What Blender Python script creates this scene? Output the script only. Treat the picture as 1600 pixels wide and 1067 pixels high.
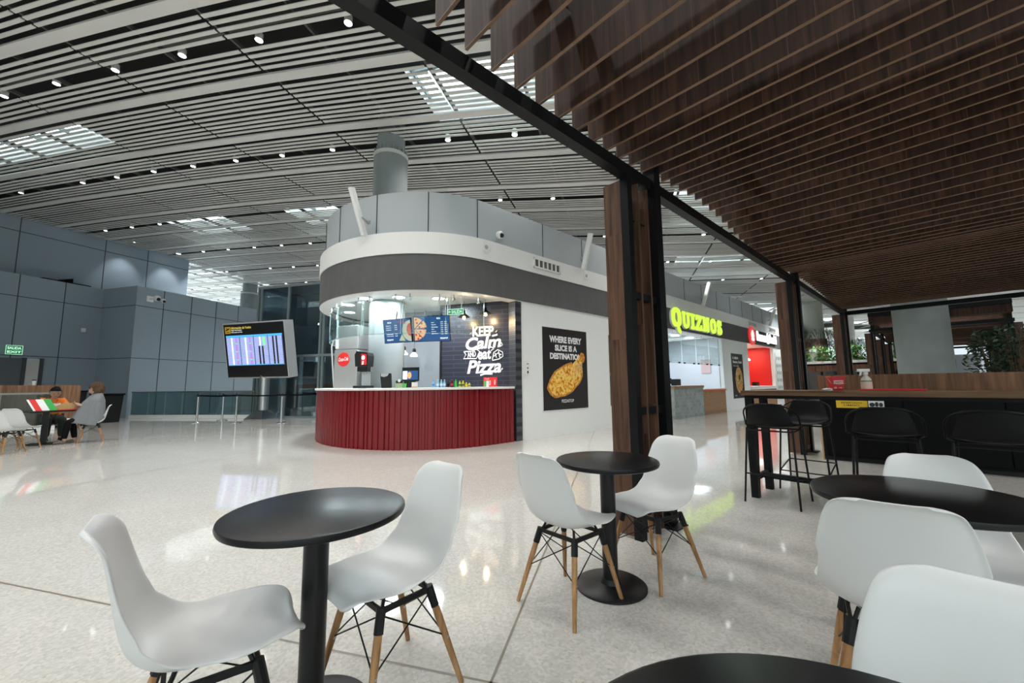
import bpy, bmesh, math, random
from mathutils import Vector, Matrix
random.seed(7)
PI = math.pi
scene = bpy.context.scene
COL = scene.collection
for o in list(bpy.data.objects): bpy.data.objects.remove(o)

# ------------------------------------------------------------------ camera
FPX = 620.28; EYE = 1.2034
CAM_R = Vector((0.67585, 0.73696, -0.01075)); CAM_U = Vector((0.08685, -0.06515, 0.99409)); CAM_F = Vector((-0.73190, 0.67279, 0.10804))
cd = bpy.data.cameras.new('camera'); cam = bpy.data.objects.new('camera', cd); COL.objects.link(cam)
cd.sensor_width = 36; cd.lens = FPX*36/1600; cd.clip_end = 400; cd.clip_start = 0.03
r_ = CAM_R.normalized(); f_ = (CAM_F - CAM_F.dot(r_)*r_).normalized(); u_ = r_.cross(f_)
cam.matrix_world = Matrix(((r_.x, u_.x, -f_.x, 0), (r_.y, u_.y, -f_.y, 0), (r_.z, u_.z, -f_.z, EYE), (0, 0, 0, 1)))
cd.dof.use_dof = False
scene.camera = cam

# ------------------------------------------------------------------ view, world, light
scene.view_settings.view_transform = 'Standard'; scene.view_settings.look = 'None'
scene.view_settings.gamma = 1; scene.view_settings.use_curve_mapping = False
scene.view_settings.exposure = 0.2
w = bpy.data.worlds.new('sky'); scene.world = w; w.use_nodes = True
nt_ = w.node_tree; bg = nt_.nodes['Background']; bg.inputs[1].default_value = 1.0
_tc = nt_.nodes.new('ShaderNodeTexCoord'); _sx = nt_.nodes.new('ShaderNodeSeparateXYZ'); _cr = nt_.nodes.new('ShaderNodeValToRGB')
nt_.links.new(_tc.outputs['Generated'], _sx.inputs[0]); nt_.links.new(_sx.outputs[2], _cr.inputs[0]); nt_.links.new(_cr.outputs[0], bg.inputs[0])
_e = _cr.color_ramp.elements; _e[0].position = 0.05; _e[0].color = (0.75, 0.82, 0.86, 1); _e[1].position = 0.40; _e[1].color = (2.6, 3.0, 3.1, 1)
SPOT_W = 140.0

# ------------------------------------------------------------------ hall axes
S2 = Vector((0.852, 0.523, 0)); T2 = Vector((-0.523, 0.852, 0)); UP = Vector((0, 0, 1))
def st(s, t, z=0.0): return Vector((0.852*s-0.523*t, 0.523*s+0.852*t, z))
ZK = [(-60, 8.5), (-30, 8.3), (-19.4, 8.0), (-13.5, 7.73), (-10.3, 7.52), (-7, 7.25), (-3.8, 6.91), (-.8, 6.57), (3, 6.2), (8, 5.95), (14, 5.9), (60, 5.9)]
def zc(s):
    for (a, za), (b, zb) in zip(ZK, ZK[1:]):
        if a <= s <= b: return za + (zb-za)*(s-a)/(b-a)
    return 6
def look(px, py): return CAM_F + CAM_R*((px-800)/FPX) + CAM_U*((533.5-py)/FPX)
def on_z(px, py, z=0.0):
    d = look(px, py); k = (z-EYE)/d.z; return Vector((d.x*k, d.y*k, z))
def fwd(px, py, f): d = look(px, py); return Vector((d.x*f, d.y*f, EYE+d.z*f))

# ------------------------------------------------------------------ materials
def new_mat(name):
    m = bpy.data.materials.new(name); m.use_nodes = True; return m, m.node_tree, m.node_tree.nodes['Principled BSDF']
def mat(name, c, rough=0.5, metal=0.0, var=0.0, scale=8.0, bump=0.0, stretch=(1, 1, 1), coat=0.0, spec=None):
    m, nt, b = new_mat(name)
    b.inputs['Base Color'].default_value = (*c, 1); b.inputs['Roughness'].default_value = rough; b.inputs['Metallic'].default_value = metal
    b.inputs['Coat Weight'].default_value = coat
    if spec is not None: b.inputs['Specular IOR Level'].default_value = spec
    tc = nt.nodes.new('ShaderNodeTexCoord'); mp = nt.nodes.new('ShaderNodeMapping'); mp.inputs['Scale'].default_value = stretch
    nt.links.new(tc.outputs['Object'], mp.inputs[0])
    n = nt.nodes.new('ShaderNodeTexNoise'); n.inputs['Scale'].default_value = scale; n.inputs['Detail'].default_value = 5
    nt.links.new(mp.outputs[0], n.inputs['Vector'])
    mx = nt.nodes.new('ShaderNodeMix'); mx.data_type = 'RGBA'
    v = max(var, 0.02)
    mx.inputs[6].default_value = (*[x*(1-v) for x in c], 1); mx.inputs[7].default_value = (*[min(1, x*(1+v)) for x in c], 1)
    nt.links.new(n.outputs['Fac'], mx.inputs[0]); nt.links.new(mx.outputs[2], b.inputs['Base Color'])
    if bump:
        bp = nt.nodes.new('ShaderNodeBump'); bp.inputs['Strength'].default_value = bump; bp.inputs['Distance'].default_value = 0.01
        nt.links.new(n.outputs['Fac'], bp.inputs['Height']); nt.links.new(bp.outputs[0], b.inputs['Normal'])
    return m
def emit(name, c, strength=1.0):
    m, nt, b = new_mat(name)
    b.inputs['Base Color'].default_value = (*[x*.3 for x in c], 1); b.inputs['Emission Color'].default_value = (*c, 1); b.inputs['Emission Strength'].default_value = strength
    b.inputs['Roughness'].default_value = 0.3
    return m
def glass(name, tint=(0.9, 0.97, 0.96), refl=0.10, rough=0.02):
    m = bpy.data.materials.new(name); m.use_nodes = True; nt = m.node_tree; nt.nodes.clear()
    out = nt.nodes.new('ShaderNodeOutputMaterial'); tr = nt.nodes.new('ShaderNodeBsdfTransparent'); tr.inputs[0].default_value = (*tint, 1)
    gl = nt.nodes.new('ShaderNodeBsdfGlossy'); gl.inputs['Roughness'].default_value = rough
    fr = nt.nodes.new('ShaderNodeLayerWeight'); fr.inputs[0].default_value = 0.35
    mr = nt.nodes.new('ShaderNodeMapRange'); mr.inputs[3].default_value = refl*.5; mr.inputs[4].default_value = min(1, refl*5)
    mx = nt.nodes.new('ShaderNodeMixShader')
    nt.links.new(fr.outputs['Fresnel'], mr.inputs[0]); nt.links.new(mr.outputs[0], mx.inputs[0])
    nt.links.new(tr.outputs[0], mx.inputs[1]); nt.links.new(gl.outputs[0], mx.inputs[2]); nt.links.new(mx.outputs[0], out.inputs[0])
    return m
def wood(name, dark, light, axis='Z', plank=0.2, across='X', rough=0.5, rnd=0.35, seam=0.0, grain=1.0):
    """veneer with grain along axis, boards changing tone along 'across'"""
    m, nt, b = new_mat(name); N = nt.nodes.new; L = nt.links.new
    tc = N('ShaderNodeTexCoord'); mp = N('ShaderNodeMapping')
    sc = {'X': (1.2, 22, 22), 'Y': (22, 1.2, 22), 'Z': (22, 22, 1.2)}[axis]; mp.inputs['Scale'].default_value = sc
    oi = N('ShaderNodeObjectInfo'); add = N('ShaderNodeVectorMath'); add.operation = 'ADD'
    sx = N('ShaderNodeSeparateXYZ'); L(tc.outputs['Object'], sx.inputs[0])
    dv = N('ShaderNodeMath'); dv.operation = 'DIVIDE'; dv.inputs[1].default_value = plank; L(sx.outputs[across], dv.inputs[0])
    of = N('ShaderNodeMath'); of.operation = 'MULTIPLY_ADD'; of.inputs[1].default_value = 7.31; L(oi.outputs['Random'], of.inputs[0]); L(dv.outputs[0], of.inputs[2])
    fl = N('ShaderNodeMath'); fl.operation = 'FLOOR'; L(of.outputs[0], fl.inputs[0])
    fr = N('ShaderNodeMath'); fr.operation = 'FRACT'; L(of.outputs[0], fr.inputs[0])
    cb = N('ShaderNodeCombineXYZ'); L(fl.outputs[0], cb.inputs[0]); L(oi.outputs['Random'], cb.inputs[1])
    wn = N('ShaderNodeTexWhiteNoise'); L(cb.outputs[0], wn.inputs[0])
    vs = N('ShaderNodeVectorMath'); vs.operation = 'SCALE'; vs.inputs[3].default_value = 9; L(wn.outputs['Color'], vs.inputs[0])
    L(tc.outputs['Object'], add.inputs[0]); L(vs.outputs[0], add.inputs[1]); L(add.outputs[0], mp.inputs[0])
    n = N('ShaderNodeTexNoise'); n.inputs['Scale'].default_value = grain; n.inputs['Detail'].default_value = 7; n.inputs['Distortion'].default_value = 0.8; L(mp.outputs[0], n.inputs['Vector'])
    cr = N('ShaderNodeValToRGB'); cr.color_ramp.elements[0].position = 0.33; cr.color_ramp.elements[0].color = (*dark, 1); cr.color_ramp.elements[1].position = 0.68; cr.color_ramp.elements[1].color = (*light, 1); L(n.outputs['Fac'], cr.inputs[0])
    mr = N('ShaderNodeMapRange'); mr.inputs[3].default_value = 1-rnd; mr.inputs[4].default_value = 1+rnd; L(wn.outputs['Value'], mr.inputs[0])
    mul = N('ShaderNodeVectorMath'); mul.operation = 'SCALE'; L(cr.outputs[0], mul.inputs[0]); L(mr.outputs[0], mul.inputs[3])
    outc = mul.outputs[0]
    if seam:
        lt = N('ShaderNodeMath'); lt.operation = 'LESS_THAN'; lt.inputs[1].default_value = seam; L(fr.outputs[0], lt.inputs[0])
        mx = N('ShaderNodeMix'); mx.data_type = 'RGBA'; L(lt.outputs[0], mx.inputs[0]); L(outc, mx.inputs[6]); mx.inputs[7].default_value = (*[min(1, c*2.0) for c in light], 1); outc = mx.outputs[2]
    L(outc, b.inputs['Base Color']); b.inputs['Roughness'].default_value = rough; b.inputs['Specular IOR Level'].default_value = 0.3
    return m

M = {}
M['white_plastic'] = mat('white_plastic', (0.70, 0.705, 0.70), 0.38)
M['wall_white'] = mat('wall_white', (0.84, 0.86, 0.85), 0.4)
M['white'] = mat('white', (0.80, 0.80, 0.78), 0.4)
M['soffit'] = mat('soffit', (0.85, 0.85, 0.84), 0.5)
M['slat'] = mat('slat', (0.68, 0.67, 0.64), 0.45, var=0.05, scale=2)
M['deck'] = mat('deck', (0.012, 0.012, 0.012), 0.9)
M['joist'] = mat('joist', (0.10, 0.10, 0.09), 0.9)
M['black'] = mat('black', (0.007, 0.007, 0.008), 0.45, spec=.3)
M['black_steel'] = mat('black_steel', (0.004, 0.005, 0.006), 0.45, spec=.22)
M['tabletop'] = mat('tabletop', (0.0035, 0.004, 0.0055), 0.33, var=0.1, scale=3, spec=.35)
M['satin_black'] = mat('satin_black', (0.010, 0.010, 0.011), 0.35, spec=.35)
M['matte_black'] = mat('matte_black', (0.003, 0.003, 0.0035), 0.55, spec=.12)
M['stool_shell'] = mat('stool_shell', (0.005, 0.005, 0.006), 0.5, spec=.2)
M['brass'] = mat('brass', (0.20, 0.17, 0.13), 0.4)
M['steel'] = mat('steel', (0.55, 0.56, 0.57), 0.28, 1.0, var=0.05, scale=4, stretch=(1, 1, 12))
M['brushed'] = mat('brushed', (0.50, 0.50, 0.49), 0.38, 0.7, var=0.06, scale=6, stretch=(1, 1, 8))
M['chrome'] = mat('chrome', (0.7, 0.71, 0.72), 0.15, 1.0)
M['frame_grey'] = mat('frame_grey', (0.20, 0.25, 0.26), 0.4, 0.3)
M['concrete'] = mat('concrete', (0.23, 0.26, 0.26), 0.8, var=0.28, scale=1.6, bump=0.3)
M['concrete_light'] = mat('concrete_light', (0.55, 0.55, 0.53), 0.8, var=0.15, scale=2)
M['fascia'] = mat('fascia', (0.10, 0.10, 0.099), 0.75, var=0.22, scale=6, bump=0.15, stretch=(1, 1, .4))
M['red_metal'] = mat('red_metal', (0.19, 0.006, 0.010), 0.26, var=0.1, scale=5)
M['red'] = mat('red', (0.55, 0.012, 0.016), 0.4)
M['red_bright'] = mat('red_bright', (0.75, 0.02, 0.015), 0.45)
M['wall_blue'] = mat('wall_blue', (0.29, 0.36, 0.42), 0.35, var=0.04, scale=0.6)
M['parapet'] = mat('parapet', (0.42, 0.455, 0.475), 0.33, var=0.03, scale=0.7)
M['joint'] = mat('joint', (0.05, 0.06, 0.07), 0.8)
M['glass'] = glass('glass', (0.93, 0.98, 0.97), 0.08)
M['glass_rail'] = glass('glass_rail', (0.62, 0.74, 0.74), 0.10)
M['glass_dark'] = glass('glass_dark', (0.66, 0.74, 0.77), 0.12)
M['glass_edge'] = mat('glass_edge', (0.45, 0.62, 0.60), 0.2)
M['pane'] = glass('pane', (0.93, 0.98, 1.0), 0.03)
M['lamp'] = emit('lamp', (1.0, 0.98, 0.95), 14)
M['lamp_soft'] = emit('lamp_soft', (0.85, 0.93, 1.0), 4)
M['lamp_warm'] = emit('lamp_warm', (1.0, 0.72, 0.35), 16)
M['walnut'] = wood('walnut', (0.020, 0.009, 0.005), (0.074, 0.034, 0.020), 'Z', 0.30, 'X', 0.62, 0.30, 0.010)
M['walnut_fin'] = wood('walnut_fin', (0.05, 0.024, 0.014), (0.16, 0.08, 0.047), 'Z', 0.9, 'Z', 0.5, 0.12)
M['walnut_edge'] = mat('walnut_edge', (0.20, 0.115, 0.065), 0.5)
M['fin_edge'] = mat('fin_edge', (0.09, 0.05, 0.033), 0.5)
M['oak_dark'] = wood('oak_dark', (0.075, 0.038, 0.018), (0.22, 0.125, 0.065), 'X', 1.9, 'X', 0.45, 0.12)
M['oak_panel'] = wood('oak_panel', (0.11, 0.05, 0.025), (0.26, 0.13, 0.065), 'Z', 0.35, 'X', 0.4, 0.15)
M['oak_light'] = wood('oak_light', (0.22, 0.12, 0.06), (0.42, 0.26, 0.15), 'X', 0.6, 'Z', 0.45, 0.12)
M['leg_wood'] = wood('leg_wood', (0.27, 0.13, 0.05), (0.50, 0.28, 0.13), 'Z', 3, 'Z', 0.45, 0.1, grain=1.5)
M['tan'] = mat('tan', (0.45, 0.27, 0.13), 0.5)
M['lime'] = emit('lime', (0.60, 0.95, 0.06), 1.0)
M['white_glow'] = emit('white_glow', (1, 1, 1), 1.1)
M['red_glow'] = emit('red_glow', (0.8, 0.02, 0.02), 0.6)
M['print_white'] = mat('print_white', (0.85, 0.85, 0.85), 0.5)
M['print_black'] = mat('print_black', (0.012, 0.012, 0.014), 0.35)
M['exit_green'] = emit('exit_green', (0.02, 0.25, 0.10), 0.5)
M['exit_white'] = emit('exit_white', (0.6, 1.0, 0.7), 0.9)
M['leaf'] = mat('leaf', (0.05, 0.16, 0.045), 0.5, var=0.5, scale=3)
M['leaf_dark'] = mat('leaf_dark', (0.022, 0.055, 0.022), 0.5, var=0.5, scale=3)
M['bark'] = mat('bark', (0.12, 0.07, 0.04), 0.8)
M['yellow'] = mat('yellow', (0.80, 0.50, 0.02), 0.5)
M['amber'] = mat('amber', (0.55, 0.33, 0.02), 0.5)

def floor_mat():
    m, nt, b = new_mat('terrazzo'); N = nt.nodes.new; L = nt.links.new
    tc = N('ShaderNodeTexCoord')
    v = N('ShaderNodeTexVoronoi'); v.inputs['Scale'].default_value = 75; L(tc.outputs['Object'], v.inputs['Vector'])
    cr = N('ShaderNodeValToRGB'); e = cr.color_ramp.elements; e[0].position = 0.0; e[0].color = (0.47, 0.455, 0.42, 1); e[1].position = 1.0; e[1].color = (0.59, 0.575, 0.54, 1)
    wn = N('ShaderNodeTexWhiteNoise'); L(v.outputs['Position'], wn.inputs[0]); L(wn.outputs['Value'], cr.inputs[0])
    v2 = N('ShaderNodeTexVoronoi'); v2.inputs['Scale'].default_value = 30; L(tc.outputs['Object'], v2.inputs['Vector'])
    w2 = N('ShaderNodeTexWhiteNoise'); L(v2.outputs['Position'], w2.inputs[0])
    gt = N('ShaderNodeMath'); gt.operation = 'GREATER_THAN'; gt.inputs[1].default_value = 0.86; L(w2.outputs['Value'], gt.inputs[0])
    lt = N('ShaderNodeMath'); lt.operation = 'LESS_THAN'; lt.inputs[1].default_value = 0.16; L(v2.outputs['Distance'], lt.inputs[0])
    an = N('ShaderNodeMath'); an.operation = 'MULTIPLY'; L(gt.outputs[0], an.inputs[0]); L(lt.outputs[0], an.inputs[1])
    mx = N('ShaderNodeMix'); mx.data_type = 'RGBA'; L(an.outputs[0], mx.inputs[0]); L(cr.outputs[0], mx.inputs[6]); mx.inputs[7].default_value = (0.42, 0.37, 0.29, 1)
    n = N('ShaderNodeTexNoise'); n.inputs['Scale'].default_value = 1.3; n.inputs['Detail'].default_value = 6; L(tc.outputs['Object'], n.inputs['Vector'])
    mr = N('ShaderNodeMapRange'); mr.inputs[3].default_value = 0.92; mr.inputs[4].default_value = 1.08; L(n.outputs['Fac'], mr.inputs[0])
    mu = N('ShaderNodeVectorMath'); mu.operation = 'SCALE'; L(mx.outputs[2], mu.inputs[0]); L(mr.outputs[0], mu.inputs[3]); L(mu.outputs[0], b.inputs['Base Color'])
    rr = N('ShaderNodeMapRange'); rr.inputs[3].default_value = 0.03; rr.inputs[4].default_value = 0.075; L(n.outputs['Fac'], rr.inputs[0]); L(rr.outputs[0], b.inputs['Roughness'])
    n3 = N('ShaderNodeTexNoise'); n3.inputs['Scale'].default_value = 3.5; n3.inputs['Detail'].default_value = 2; L(tc.outputs['Object'], n3.inputs['Vector'])
    bp = N('ShaderNodeBump'); bp.inputs['Strength'].default_value = 0.016; bp.inputs['Distance'].default_value = 0.05; L(n3.outputs['Fac'], bp.inputs['Height']); L(bp.outputs[0], b.inputs['Normal'])
    b.inputs['Specular IOR Level'].default_value = 0.6
    return m
M['terrazzo'] = floor_mat()
def tile_mat(name, c, mortar, bw, bh, rough=0.4, var=0.15, axes='XZ', offset=0.5, msize=0.006):
    m, nt, b = new_mat(name); N = nt.nodes.new; L = nt.links.new
    tc = N('ShaderNodeTexCoord'); sx = N('ShaderNodeSeparateXYZ'); cb = N('ShaderNodeCombineXYZ'); L(tc.outputs['Object'], sx.inputs[0])
    L(sx.outputs[axes[0]], cb.inputs[0]); L(sx.outputs[axes[1]], cb.inputs[1])
    br = N('ShaderNodeTexBrick'); br.inputs['Scale'].default_value = 1; br.inputs['Brick Width'].default_value = bw; br.inputs['Row Height'].default_value = bh
    br.inputs['Mortar Size'].default_value = msize; br.offset = offset
    br.inputs['Color1'].default_value = (*[x*(1-var) for x in c], 1); br.inputs['Color2'].default_value = (*[x*(1+var) for x in c], 1); br.inputs['Mortar'].default_value = (*mortar, 1)
    L(cb.outputs[0], br.inputs['Vector']); L(br.outputs['Color'], b.inputs['Base Color']); b.inputs['Roughness'].default_value = rough
    return m
M['tile_navy'] = tile_mat('tile_navy', (0.022, 0.024, 0.030), (0.07, 0.07, 0.08), 0.6, 0.10, 0.35)
M['tile_grey'] = tile_mat('tile_grey', (0.30, 0.34, 0.33), (0.40, 0.43, 0.42), 0.16, 0.12, 0.5, 0.2, 'YZ', 0.5, 0.004)
def food_mat(name, cols, scale=14):
    m, nt, b = new_mat(name); N = nt.nodes.new; L = nt.links.new
    tc = N('ShaderNodeTexCoord'); n = N('ShaderNodeTexNoise'); n.inputs['Scale'].default_value = scale; n.inputs['Detail'].default_value = 5; n.inputs['Roughness'].default_value = 0.65; L(tc.outputs['Object'], n.inputs['Vector'])
    cr = N('ShaderNodeValToRGB'); cr.color_ramp.elements.remove(cr.color_ramp.elements[1])
    for i, (p, c) in enumerate(cols):
        e = cr.color_ramp.elements[0] if i == 0 else cr.color_ramp.elements.new(p)
        e.position = p; e.color = (*c, 1)
    L(n.outputs['Fac'], cr.inputs[0]); L(cr.outputs[0], b.inputs['Base Color']); b.inputs['Roughness'].default_value = 0.45
    return m
M['pizza'] = food_mat('pizza', [(0.34, (0.30, 0.04, 0.008)), (0.44, (0.75, 0.25, 0.02)), (0.50, (0.90, 0.55, 0.06)), (0.62, (0.92, 0.72, 0.25)), (0.72, (0.80, 0.42, 0.05))], 14)
M['crust'] = food_mat('crust', [(0.35, (0.35, 0.09, 0.01)), (0.5, (0.62, 0.24, 0.03)), (0.65, (0.75, 0.40, 0.08))], 18)
M['cheese'] = mat('cheese', (0.85, 0.62, 0.25), 0.4)
M['noodle'] = food_mat('noodle', [(0.30, (0.08, 0.02, 0.01)), (0.45, (0.45, 0.20, 0.05)), (0.6, (0.75, 0.50, 0.20)), (0.72, (0.10, 0.22, 0.05))], 12)
M['sub'] = food_mat('sub', [(0.32, (0.05, 0.02, 0.01)), (0.45, (0.35, 0.14, 0.04)), (0.58, (0.75, 0.42, 0.10)), (0.7, (0.80, 0.66, 0.35))], 9)
M['poster_dark'] = food_mat('poster_dark', [(0.35, (0.010, 0.010, 0.012)), (0.62, (0.016, 0.012, 0.012)), (0.8, (0.05, 0.014, 0.010))], 1.2)
M['screen_navy'] = emit('screen_navy', (0.012, 0.075, 0.22), 0.9)

# ------------------------------------------------------------------ geometry helpers
class MB:
    """collects geometry, then links it as one mesh object"""
    def __init__(s): s.v = []; s.f = []; s.mi = []; s.cur = 0
    def add(s, vs, fs):
        k = len(s.v); s.v += [tuple(v) for v in vs]; s.f += [tuple(i+k for i in f) for f in fs]; s.mi += [s.cur]*len(fs); return s
    def box(s, a, b, mtx=None):
        x0, y0, z0 = a; x1, y1, z1 = b
        vs = [Vector(p) for p in ((x0, y0, z0), (x1, y0, z0), (x1, y1, z0), (x0, y1, z0), (x0, y0, z1), (x1, y0, z1), (x1, y1, z1), (x0, y1, z1))]
        if mtx is not None: vs = [mtx @ v for v in vs]
        return s.add(vs, [(0, 3, 2, 1), (4, 5, 6, 7), (0, 1, 5, 4), (1, 2, 6, 5), (2, 3, 7, 6), (3, 0, 4, 7)])
    def cbox(s, c, d, mtx=None): return s.box([c[i]-d[i]/2 for i in range(3)], [c[i]+d[i]/2 for i in range(3)], mtx)
    def bar(s, p, q, w, h=None, up=(0, 0, 1)):
        p = Vector(p); q = Vector(q); h = h or w; d = (q-p).normalized(); u = Vector(up)
        if abs(d.dot(u)) > .95: u = Vector((0, 1, 0))
        x = d.cross(u).normalized()*(w/2); y = x.cross(d).normalized()*(h/2)
        vs = [p-x-y, p+x-y, p+x+y, p-x+y, q-x-y, q+x-y, q+x+y, q-x+y]
        return s.add(vs, [(0, 3, 2, 1), (4, 5, 6, 7), (0, 1, 5, 4), (1, 2, 6, 5), (2, 3, 7, 6), (3, 0, 4, 7)])
    def tube(s, pts, r, n=10, closed=False):
        pts = [Vector(p) for p in pts]; rs = r if isinstance(r, (list, tuple)) else [r]*len(pts); k = len(s.v); m = len(pts)
        px = None
        for i, p in enumerate(pts):
            a = pts[i-1] if (i or closed) else p; b = pts[(i+1) % m] if (i < m-1 or closed) else p
            d = (b-a).normalized()
            if px is None:
                u = Vector((0, 0, 1)) if abs(d.z) < .9 else Vector((1, 0, 0)); px = d.cross(u).normalized()
            else: px = (px-d*px.dot(d)).normalized()
            py = d.cross(px)
            for j in range(n):
                t = 2*PI*j/n; s.v.append(tuple(p+(px*math.cos(t)+py*math.sin(t))*rs[i]))
        cnt = m if closed else m-1
        for i in range(cnt):
            for j in range(n):
                a = k+i*n+j; b = k+i*n+(j+1) % n; c = k+((i+1) % m)*n+(j+1) % n; d = k+((i+1) % m)*n+j
                s.f.append((a, b, c, d)); s.mi.append(s.cur)
        if not closed:
            s.f.append(tuple(k+j for j in reversed(range(n)))); s.mi.append(s.cur)
            s.f.append(tuple(k+(m-1)*n+j for j in range(n))); s.mi.append(s.cur)
        return s
    def lathe(s, prof, n=48, c=(0, 0, 0), capb=True, capt=True):
        k = len(s.v); m = len(prof)
        for r, z in prof:
            for j in range(n): t = 2*PI*j/n; s.v.append((c[0]+r*math.cos(t), c[1]+r*math.sin(t), c[2]+z))
        for i in range(m-1):
            for j in range(n):
                s.f.append((k+i*n+j, k+i*n+(j+1) % n, k+(i+1)*n+(j+1) % n, k+(i+1)*n+j)); s.mi.append(s.cur)
        if capb: s.f.append(tuple(k+j for j in reversed(range(n)))); s.mi.append(s.cur)
        if capt: s.f.append(tuple(k+(m-1)*n+j for j in range(n))); s.mi.append(s.cur)
        return s
    def prism(s, poly, z0, z1, mtx=None):
        n = len(poly); vs = [Vector((x, y, z0)) for x, y in poly]+[Vector((x, y, z1)) for x, y in poly]
        if mtx is not None: vs = [mtx @ v for v in vs]
        return s.add(vs, [tuple(reversed(range(n))), tuple(range(n, 2*n))]+[(i, (i+1) % n, n+(i+1) % n, n+i) for i in range(n)])
    def wallstrip(s, path, z0, z1, th, closed=False):
        """upright strip following a plan path, th thick to the right of travel"""
        P = [Vector((p[0], p[1], 0)) for p in path]; m = len(P); inn = []
        for i in range(m):
            a = P[max(i-1, 0)]; b = P[min(i+1, m-1)]; d = (b-a).normalized(); inn.append(P[i]+Vector((d.y, -d.x, 0))*th)
        vs = []
        for i in range(m):
            vs += [(P[i].x, P[i].y, z0), (P[i].x, P[i].y, z1), (inn[i].x, inn[i].y, z1), (inn[i].x, inn[i].y, z0)]
        fs = [(0, 1, 2, 3)]
        for i in range(m-1):
            a = 4*i; b = a+4
            for j in range(4): fs.append((a+j, b+j, b+(j+1) % 4, a+(j+1) % 4))
        e = 4*(m-1); fs.append((e+3, e+2, e+1, e))
        return s.add(vs, fs)
    def build(s, name, m, parent=None, smooth=False, bevel=0, mtx=None):
        me = bpy.data.meshes.new(name); me.from_pydata(s.v, [], s.f); me.update()
        ms = m if isinstance(m, (list, tuple)) else [m]
        for x in ms: me.materials.append(M[x] if isinstance(x, str) else x)
        if len(ms) > 1: me.polygons.foreach_set('material_index', s.mi)
        bm = bmesh.new(); bm.from_mesh(me); bmesh.ops.recalc_face_normals(bm, faces=bm.faces); bm.to_mesh(me); bm.free()
        o = bpy.data.objects.new(name, me); COL.objects.link(o)
        if parent: o.parent = parent
        if mtx is not None: o.matrix_world = mtx
        if bevel:
            bv = o.modifiers.new('bevel', 'BEVEL'); bv.width = bevel; bv.segments = 2; bv.limit_method = 'ANGLE'; bv.angle_limit = 0.6
        if smooth:
            me.polygons.foreach_set('use_smooth', [True]*len(me.polygons))
            try: me.set_sharp_from_angle(angle=0.7)
            except Exception: pass
        return o
def tag(o, label=None, cat=None, group=None, kind=None):
    if label: o['label'] = label
    if cat: o['category'] = cat
    if group: o['group'] = group
    if kind: o['kind'] = kind
    return o
def thing(name, label, cat, loc=(0, 0, 0), rz=0, group=None, mtx=None):
    o = bpy.data.objects.new(name, None); COL.objects.link(o); o.empty_display_size = 0.1
    if mtx is not None: o.matrix_world = mtx
    else: o.location = loc; o.rotation_euler = (0, 0, rz)
    return tag(o, label, cat, group)
def frame(origin, U, V):
    U = Vector(U).normalized(); V = Vector(V).normalized(); N = U.cross(V).normalized(); V = N.cross(U)
    o = Vector(origin)
    return Matrix(((U.x, V.x, N.x, o.x), (U.y, V.y, N.y, o.y), (U.z, V.z, N.z, o.z), (0, 0, 0, 1)))
def kids(o): return [c for c in bpy.data.objects if c.parent == o]
def copy_tree(o, parent=None):
    c = o.copy(); COL.objects.link(c)
    if parent is not None:
        c.parent = parent; c.matrix_parent_inverse = o.matrix_parent_inverse.copy()
    for ch in kids(o): copy_tree(ch, c)
    return c
def place(o, loc, rz=0): o.location = loc; o.rotation_euler = (0, 0, rz); return o
_txt = {}
def text_geo(body, bold=0.02, depth=0.0, shear=0.0):
    key = (body, bold, depth, shear)
    if key not in _txt:
        cu = bpy.data.curves.new('t', 'FONT'); cu.body = body; cu.size = 1; cu.offset = bold; cu.extrude = depth; cu.shear = shear; cu.resolution_u = 4
        o = bpy.data.objects.new('t', cu); COL.objects.link(o); dg = bpy.context.evaluated_depsgraph_get(); dg.update()
        me = bpy.data.meshes.new_from_object(o.evaluated_get(dg))
        vs = [tuple(v.co) for v in me.vertices]; fs = [tuple(p.vertices) for p in me.polygons]
        bpy.data.objects.remove(o); bpy.data.meshes.remove(me)
        _txt[key] = (vs, fs)
    return _txt[key]
def text_in(mb, body, x0, y0, x1, y1, z=0.002, bold=0.02, depth=0.0, shear=0.0, keep=False, arc=0.0, rot=0.0):
    """letters fitted into the rectangle x0..x1, y0..y1 of the local plane"""
    vs, fs = text_geo(body, bold, 0.5 if depth else 0.0, shear)
    ax = min(v[0] for v in vs); bx = max(v[0] for v in vs); ay = min(v[1] for v in vs); by = max(v[1] for v in vs)
    kx = (x1-x0)/(bx-ax); ky = (y1-y0)/(by-ay)
    if keep: kx = ky = min(kx, ky)
    out = []
    for v in vs:
        X = x0+(v[0]-ax)*kx; Y = y0+(v[1]-ay)*ky
        if arc: u = (X-(x0+x1)/2)/((x1-x0)/2); Y += arc*(1-u*u)
        if rot: cx = (x0+x1)/2; cy = (y0+y1)/2; c, s_ = math.cos(rot), math.sin(rot); X, Y = cx+(X-cx)*c-(Y-cy)*s_, cy+(X-cx)*s_+(Y-cy)*c
        out.append((X, Y, z+(v[2]*depth*2 if depth else 0)))
    mb.add(out, fs); return mb
def disc(mb, cx, cy, rx, ry=None, z=0.001, n=32, a0=0, a1=2*PI):
    ry = ry or rx; k = [(cx+rx*math.cos(a0+(a1-a0)*i/n), cy+ry*math.sin(a0+(a1-a0)*i/n), z) for i in range(n if a1-a0 > 6.2 else n+1)]
    if a1-a0 < 6.2: k = [(cx, cy, z)]+k
    mb.add(k, [tuple(range(len(k)))]); return mb
def rect(mb, x0, y0, x1, y1, z=0.001): mb.add([(x0, y0, z), (x1, y0, z), (x1, y1, z), (x0, y1, z)], [(0, 1, 2, 3)]); return mb

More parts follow.
